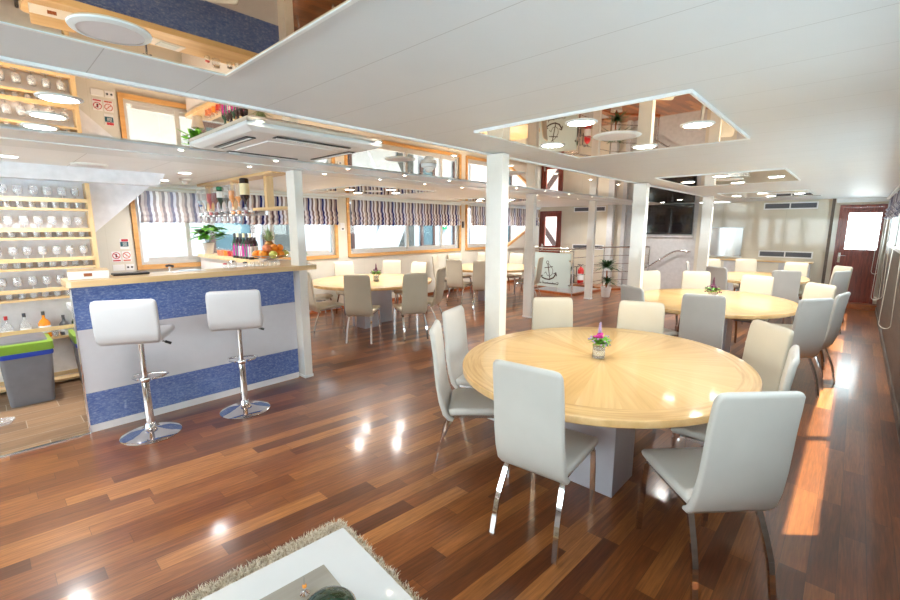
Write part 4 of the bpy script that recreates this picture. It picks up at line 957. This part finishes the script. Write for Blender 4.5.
# ------------------------------------------------------------------ stairwell railing
P = [(9.62, 6.25), (9.52, 4.86), (10.9, 4.72), (11.9, 3.95)]
o = empty('stair_railing', (9.52, 4.86, 0), 0, 'chrome railing around the stairwell', 'railing')
def loc(p, z): return (p[0] - 9.52, p[1] - 4.86, z)
b = MB(); b.tube([loc(p, 1.11) for p in P], .022, 10); b.build('top_rail', 'chrome', o, 50)
for z in (.27, .48, .69, .90):
    MB().tube([loc(P[1], z), loc(P[2], z), loc(P[3], z)], .009, 8).build('cross_rail', 'chrome', o, 50)
b = MB(); b.tube([(x_[0] - 9.52 , x_[1] - 4.86, 1.05) for x_ in P[:2]], .012, 8); b.build('cross_rail', 'chrome', o, 50)
for p in P: MB().tube([loc(p, 0.0), loc(p, 1.09)], .02, 10).build('post', 'chrome', o, 50)
# curb
b = MB()
def curbseg(b, p, q, w, h):
    p = Vector(p); q = Vector(q); d = (q - p).normalized(); n = Vector((-d.y, d.x)) * w / 2
    b.prism([tuple(p + n), tuple(p - n), tuple(q - n), tuple(q + n)], 0, h)
for k in range(3):
    b = MB(); curbseg(b, (P[k][0] - 9.52, P[k][1] - 4.86), (P[k + 1][0] - 9.52, P[k + 1][1] - 4.86), .09, .05 + .001 * k); b.build('curb', 'curb', o)
# etched glass panel
RAIL = o
o = MB().box(-.62, .62, -.006, .006, 0, .84).build('glass_panel', 'frosted', RAIL); o.location = (9.565 - 9.52, 5.53 - 4.86, .16); o.rotation_euler.z = math.atan2(4.86 - 6.25, 9.52 - 9.62); o['label'] = 'frosted glass panel with dark anchor emblem'
# anchor artwork: local x runs from far(left) to near(right); facing side is the camera side
side = 1
def art(b, pts, w): 
    for k in range(len(pts) - 1):
        p = Vector(pts[k]); q = Vector(pts[k + 1]); d = (q - p).normalized(); n = Vector((-d.y, d.x)) * w / 2; e = d * w * .3
        b.prism_y([tuple(p - e + n), tuple(p - e - n), tuple(q + e - n), tuple(q + e + n)], -.0085, -.0062)
b = MB()
art(b, [(-.02, .56), (.05, .2)], .022); art(b, [(-.11, .46), (.12, .50)], .02)
art(b, [(-.03 + .035 * cos(a), .6 + .035 * sin(a)) for a in [2 * pi * k / 12 for k in range(13)]], .014)
art(b, [(-.22, .27), (-.17, .215), (-.08, .185), (.04, .18), (.15, .23), (.22, .33)], .032)
art(b, [(-.25, .33), (-.22, .26), (-.16, .27)], .022); art(b, [(.16, .33), (.22, .36), (.24, .28)], .022)
art(b, [(-.0, .56), (.08, .50), (.13, .42), (.12, .32), (.05, .26), (-.03, .28), (-.07, .36), (-.12, .32)], .012)
b.build('anchor_emblem', 'ink', o)
b = MB()
rnd = random.Random(4); x = -.3
while x < .28:
    h = rnd.choice((.02, .03, .02, .045)); art(b, [(x, .07), (x + .012, .07 + h * 1.4), (x + .022, .07), (x + .034, .09)], .010); x += .036 + (.03 if rnd.random() < .15 else 0)
art(b, [(.27 + .04 * cos(a), .095 + .03 * sin(a)) for a in [2 * pi * k / 10 for k in range(9)]], .008)
b.build('script_line', 'ink', o)
for x in (-.6, .6):
    for z in (.08, .66): MB().prism_y([(x + .02 * cos(2 * pi * k / 12), z + .02 * sin(2 * pi * k / 12)) for k in range(12)], -.02, -.0065).build('clamp', 'steel', o)
# hand rail going down by the TV wall
o = empty('wall_handrail', (XB - .1, 3.2, 0), 0, 'sloping chrome handrail on the grey wall below the television', 'handrail')
MB().tube([(0, -.2, 1.02), (0, .1, 1.03), (0, .2, 1.0), (0, .85, .55)], .02, 10).build('rail', 'steel', o, 50)
for (y, z) in ((-.1, 1.02), (.5, .79)): MB().tube([(0, y, z), (.03, y, z - .06), (.1, y, z - .06)], .009, 8).build('bracket', 'chrome', o, 50)

# extinguisher and planter
o = empty('fire_extinguisher', (11.7, 5.72, 0), 0, 'red fire extinguisher standing behind the railing', 'fire extinguisher')
MB().lathe([(.08, 0), (.085, .01), (.085, .40), (.06, .46), (.03, .48), (.03, .5), (.0, .5)], seg=24).build('cylinder', 'red', o, 50)
b = MB(); b.tube([(0, 0, .5), (0, 0, .55), (-.0, .1, .56)], .012); b.tube([(0, 0, .54), (0, -.07, .57)], .01); b.build('valve_handle', 'black', o, 50)
MB().tube([(0, .03, .53), (0, .13, .5), (0, .13, .2)], .012).build('hose', 'black', o, 50); MB().lathe([(.0855, .12), (.0855, .3)], seg=24, cap=False).build('label_band', 'paper', o, 50)
o = empty('box_planter', (11.72, 6.1, 0), 0, 'small square grey planter with a dark bush behind the railing', 'plant')
MB().box(-.12, .12, -.12, .12, 0, .26, .005).build('planter', 'darkgrey', o); leaves(MB(), 60, .15, .25, .05, 9, 1, .24).build('foliage', 'leafd', o)
# dracaena
o = empty('potted_palm', (9.92, 4.20, 0), 0, 'spiky green dracaena in a white pot by the railing', 'plant')
MB().lathe([(.085, 0), (.09, .01), (.12, .22), (.125, .235), (.115, .235), (.11, .2), (.0, .2)], seg=28).build('pot', 'pot', o, 50)
b = MB(); b.tube([(0, 0, .19), (.02, .01, .4), (0, 0, .62)], .016, 8); b.tube([(0, 0, .19), (-.03, -.04, .34)], .013, 8); b.build('trunk', 'curb', o, 50)
b = MB(); rnd = random.Random(3)
for (cx, cy, cz, n_, R) in ((0, 0, .68, 110, .40), (-.03, -.04, .36, 50, .28)):
    for k in range(n_):
        a = rnd.uniform(0, 2 * pi); el = rnd.uniform(.1, 1.4); L_ = R * rnd.uniform(.75, 1.1); w = .019; ca, sa = cos(a), sin(a); pts = []
        for t in (0, .35, .7, 1):
            r_ = L_ * t * cos(el) + L_ * .25 * t * t; z_ = L_ * t * sin(el) - L_ * .45 * t * t; pts.append((cx + r_ * ca, cy + r_ * sa, cz + z_))
        ws = (w * .7, w, w * .8, 0.001); vs = []
        for p_, w_ in zip(pts, ws): vs += [(p_[0] - w_ * sa, p_[1] + w_ * ca, p_[2]), (p_[0] + w_ * sa, p_[1] - w_ * ca, p_[2])]
        b.add(vs, [(0, 1, 3, 2), (2, 3, 5, 4), (4, 5, 7, 6)])
b.build('leaves', 'leafd', o)

# ------------------------------------------------------------------ flowers on tables
def posy(x, y, z, lb, s=1.0, kind=0):
    o = empty('flower_vase', (x, y, z), 0, lb, 'vase of flowers')
    MB().lathe([(.034 * s, 0), (.036 * s, .003), (.036 * s, .075 * s), (.033 * s, .075 * s), (.033 * s, .006)], seg=24, cap=False).build('glass', 'stemglass', o, 50)
    MB().lathe([(.0, .004), (.032 * s, .004), (.032 * s, .02 * s), (.0, .022 * s)], seg=20).build('dark_sand', 'darksand', o, 50)
    MB().lathe([(.0, .022 * s), (.032 * s, .0205 * s), (.032 * s, .05 * s), (.0, .05 * s)], seg=20).build('pale_sand', 'cream', o, 50)
    MB().lathe([(.0, .0505 * s), (.032 * s, .0505 * s), (.032 * s, .062 * s), (.0, .064 * s)], seg=20).build('dark_sand', 'darksand', o, 50)
    leaves(MB(), 70, .05 * s, .06 * s, .02 * s, 21 + kind, 1, .06 * s).build('leaves', 'leaf', o)
    rnd = random.Random(8 + kind); b = MB()
    for k in range(16):
        a = rnd.uniform(0, 2 * pi); r = .03 * s * rnd.random(); leaves_c = (r * cos(a), r * sin(a), .12 * s + .035 * s * rnd.random())
        for q in range(6):
            an = q * pi / 3 + rnd.random(); b.sphere((leaves_c[0] + .008 * s * cos(an), leaves_c[1] + .008 * s * sin(an), leaves_c[2]), .007 * s, 8, .6)
    b.build('blossoms', 'magenta' if kind == 0 else 'plum', o, 60)
    b = MB()
    for k in range(18): b.sphere((.004 * s * sin(k * 2.1), .004 * s * cos(k * 2.1), .155 * s + .0035 * s * k), .008 * s * (1 - k / 26), 7)
    for k in range(22): a = 2 + k * .1; r = (.045 + .02 * rnd.random()) * s; b.sphere((r * cos(a + k), r * sin(a + k), (.08 + .05 * rnd.random()) * s), .006 * s, 6)
    b.build('lilac_spikes', 'lilac' if kind == 0 else 'plum', o, 60)
    return o
posy(2.79, 1.205, .74, 'small glass vase of magenta and lilac flowers on the nearest table', 1.15)
posy(5.93, 1.20, .74, 'small posy with dark red sprigs on the second table', 1.35, 1)
posy(4.42, 5.75, .74, 'small posy with dark red sprigs on the left window table', 1.35, 1)

# ------------------------------------------------------------------ coffee table and rug
CT = (.848, 1.427); ang = radians(-5)
o = empty('coffee_table', (CT[0] - .3, CT[1] - .3, 0), ang, 'white gloss coffee table with a marbled grey inlay in the foreground', 'coffee table')
MB().box(-1.0, .30, -.62, .30, .38, .42, .003).build('tabletop', 'ctable', o)
MB().box(-.82, .15, -.5, .165, .4202, .4225).build('marbled_inlay', 'inlay', o)
MB().box(-.9, .2, -.5, .2, .06, .38, .004).build('body', 'white', o)
for (x, y) in ((-.85, -.45), (-.85, .15), (.15, -.45), (.15, .15)): MB().box(x - .03, x + .03, y - .03, y + .03, .045, .06).build('foot', 'steel', o)
o = empty('glass_bowl', (.60, 1.06, .4225), 0, 'dark green lidded glass bowl on the coffee table, cut by the lower picture edge', 'bowl')
MB().lathe([(.03, 0), (.045, .003), (.072, .02), (.08, .04), (.079, .046), (.0, .046)], seg=32).build('bowl_wall', 'greenglass', o, 50)
MB().lathe([(.08, .0465), (.078, .054), (.066, .066), (.04, .077), (.012, .081), (.0, .0815)], seg=32).build('domed_lid', 'greenglass', o, 50)
MB().lathe([(.0815, .044), (.0825, .0463), (.0815, .049)], seg=32, cap=False).build('gold_rim', 'amber', o, 50)
o = empty('candle_holder', (.60, 1.21, .4225), 0, 'slim shiny spiked ornament beside the dark bowl on the coffee table', 'ornament')
MB().lathe([(.016, 0), (.016, .004), (.004, .01), (.003, .05), (.0, .07)], seg=14).build('stem', 'chrome', o, 50); MB().sphere((0, 0, .03), .008, 10).build('bead', 'amber', o)
# rug
o = empty('shag_rug', (1.175, 1.915, 0), radians(-4.5), 'thick beige shag rug under the white coffee table', 'rug')
RXW, RYW = 1.75, 1.4
MB().box(-RXW, 0, -RYW, 0, 0, .012).build('backing', 'cream', o)
b = MB(); rnd = random.Random(12)
vs = []; fs = []
def tuft(x, y):
    a = rnd.uniform(0, 2 * pi); le = rnd.uniform(.028, .045); lean = rnd.uniform(.2, .9) * le; w = .0022
    dx, dy = lean * cos(a), lean * sin(a); px, py = -sin(a) * w, cos(a) * w; z = .011; i = len(vs)
    vs.extend([(x - px, y - py, z), (x + px, y + py, z), (x + dx * .5 + px, y + dy * .5 + py, z + le * .6), (x + dx * .5 - px, y + dy * .5 - py, z + le * .6), (x + dx, y + dy, z + le * .85)])
    fs.extend([(i, i + 1, i + 2, i + 3), (i + 3, i + 2, i + 4)])
for k in range(42000):
    if k % 3 != 2:
        x = -RXW * rnd.random(); y = -.32 * rnd.random()
    else:
        x = -.40 * rnd.random(); y = -RYW * rnd.random()
    tuft(x, y)
b.add(vs, fs); t = b.build('pile', 'shag', o); t['kind'] = 'stuff'

# ------------------------------------------------------------------ lights, world, camera
def area(name, loc_, size, power, color, rot=(0, 0, 0), shape='DISK', spread=180):
    l = bpy.data.lights.new(name, 'AREA'); l.shape = shape; l.size = size; l.energy = power; l.color = color; l.spread = radians(spread)
    o = bpy.data.objects.new(name, l); o.location = loc_; o.rotation_euler = rot; col.objects.link(o); return o
for i, (x, y, z, e_) in enumerate(LIGHTS): area('downlight_beam', (x, y, z - .005), .14, e_, (1, .96, .92), spread=140)
def portal(loc_, sx, sy, rot):
    return
    l = bpy.data.lights.new('window_portal', 'AREA'); l.shape = 'RECTANGLE'; l.size = sx; l.size_y = sy; l.cycles.is_portal = True
    o = bpy.data.objects.new('window_portal', l); o.location = loc_; o.rotation_euler = rot; col.objects.link(o)
for a, c in W: portal(((a + c) / 2, YL + .11, (zs + zt) / 2), c - a, zt - zs, (radians(-90), 0, 0))
for a, c in RW: portal(((a + c) / 2, YR - .11, (rz0 + rz1) / 2), c - a, rz1 - rz0, (radians(90), 0, 0))
portal((X0 - .11, (YR + 6.3) / 2, 1.25), 6.7, 1.5, (radians(90), 0, radians(-90)))
sun = bpy.data.lights.new('sun', 'SUN'); sun.energy = 18; sun.angle = radians(.6); sun.color = (1, .93, .82)
so = bpy.data.objects.new('sun', sun); col.objects.link(so)
d = Vector((-.25, .29, -1)); so.rotation_euler = d.to_track_quat('-Z', 'Y').to_euler()
w = bpy.data.worlds.new('world'); sc.world = w; w.use_nodes = True; nt = w.node_tree
bg = nt.nodes['Background']; tc = nt.nodes.new('ShaderNodeTexCoord'); sx = nt.nodes.new('ShaderNodeSeparateXYZ'); nt.links.new(tc.outputs['Generated'], sx.inputs[0])
cr = nt.nodes.new('ShaderNodeValToRGB'); cr.color_ramp.elements[0].color = (.84, .87, .92, 1); cr.color_ramp.elements[1].color = (.78, .86, .98, 1); cr.color_ramp.elements[0].position = 0.45
nt.links.new(sx.outputs[2], cr.inputs[0]); nt.links.new(cr.outputs[0], bg.inputs[0]); bg.inputs[1].default_value = 7.0

cam = bpy.data.cameras.new('camera'); co = bpy.data.objects.new('camera', cam); col.objects.link(co); sc.camera = co
yaw, pitch = radians(42.8), radians(9.5)
fw = Vector((cos(pitch) * cos(yaw), cos(pitch) * sin(yaw), -sin(pitch)))
co.location = (0, 0, 1.62); co.rotation_euler = fw.to_track_quat('-Z', 'Y').to_euler()
cam.sensor_width = 36; cam.lens = 436 / 900 * 36; cam.clip_start = .05; cam.clip_end = 300
sc.view_settings.view_transform = 'Standard'; sc.view_settings.look = 'None'; sc.view_settings.gamma = 1; sc.view_settings.exposure = 0.47
sc.view_settings.use_curve_mapping = False
sc.cycles.max_bounces = 10; sc.cycles.diffuse_bounces = 5; sc.cycles.glossy_bounces = 5; sc.cycles.transparent_max_bounces = 24
sc.cycles.sample_clamp_indirect = 6.0; sc.cycles.caustics_reflective = False; sc.cycles.caustics_refractive = False
sc.cycles.use_denoising = True
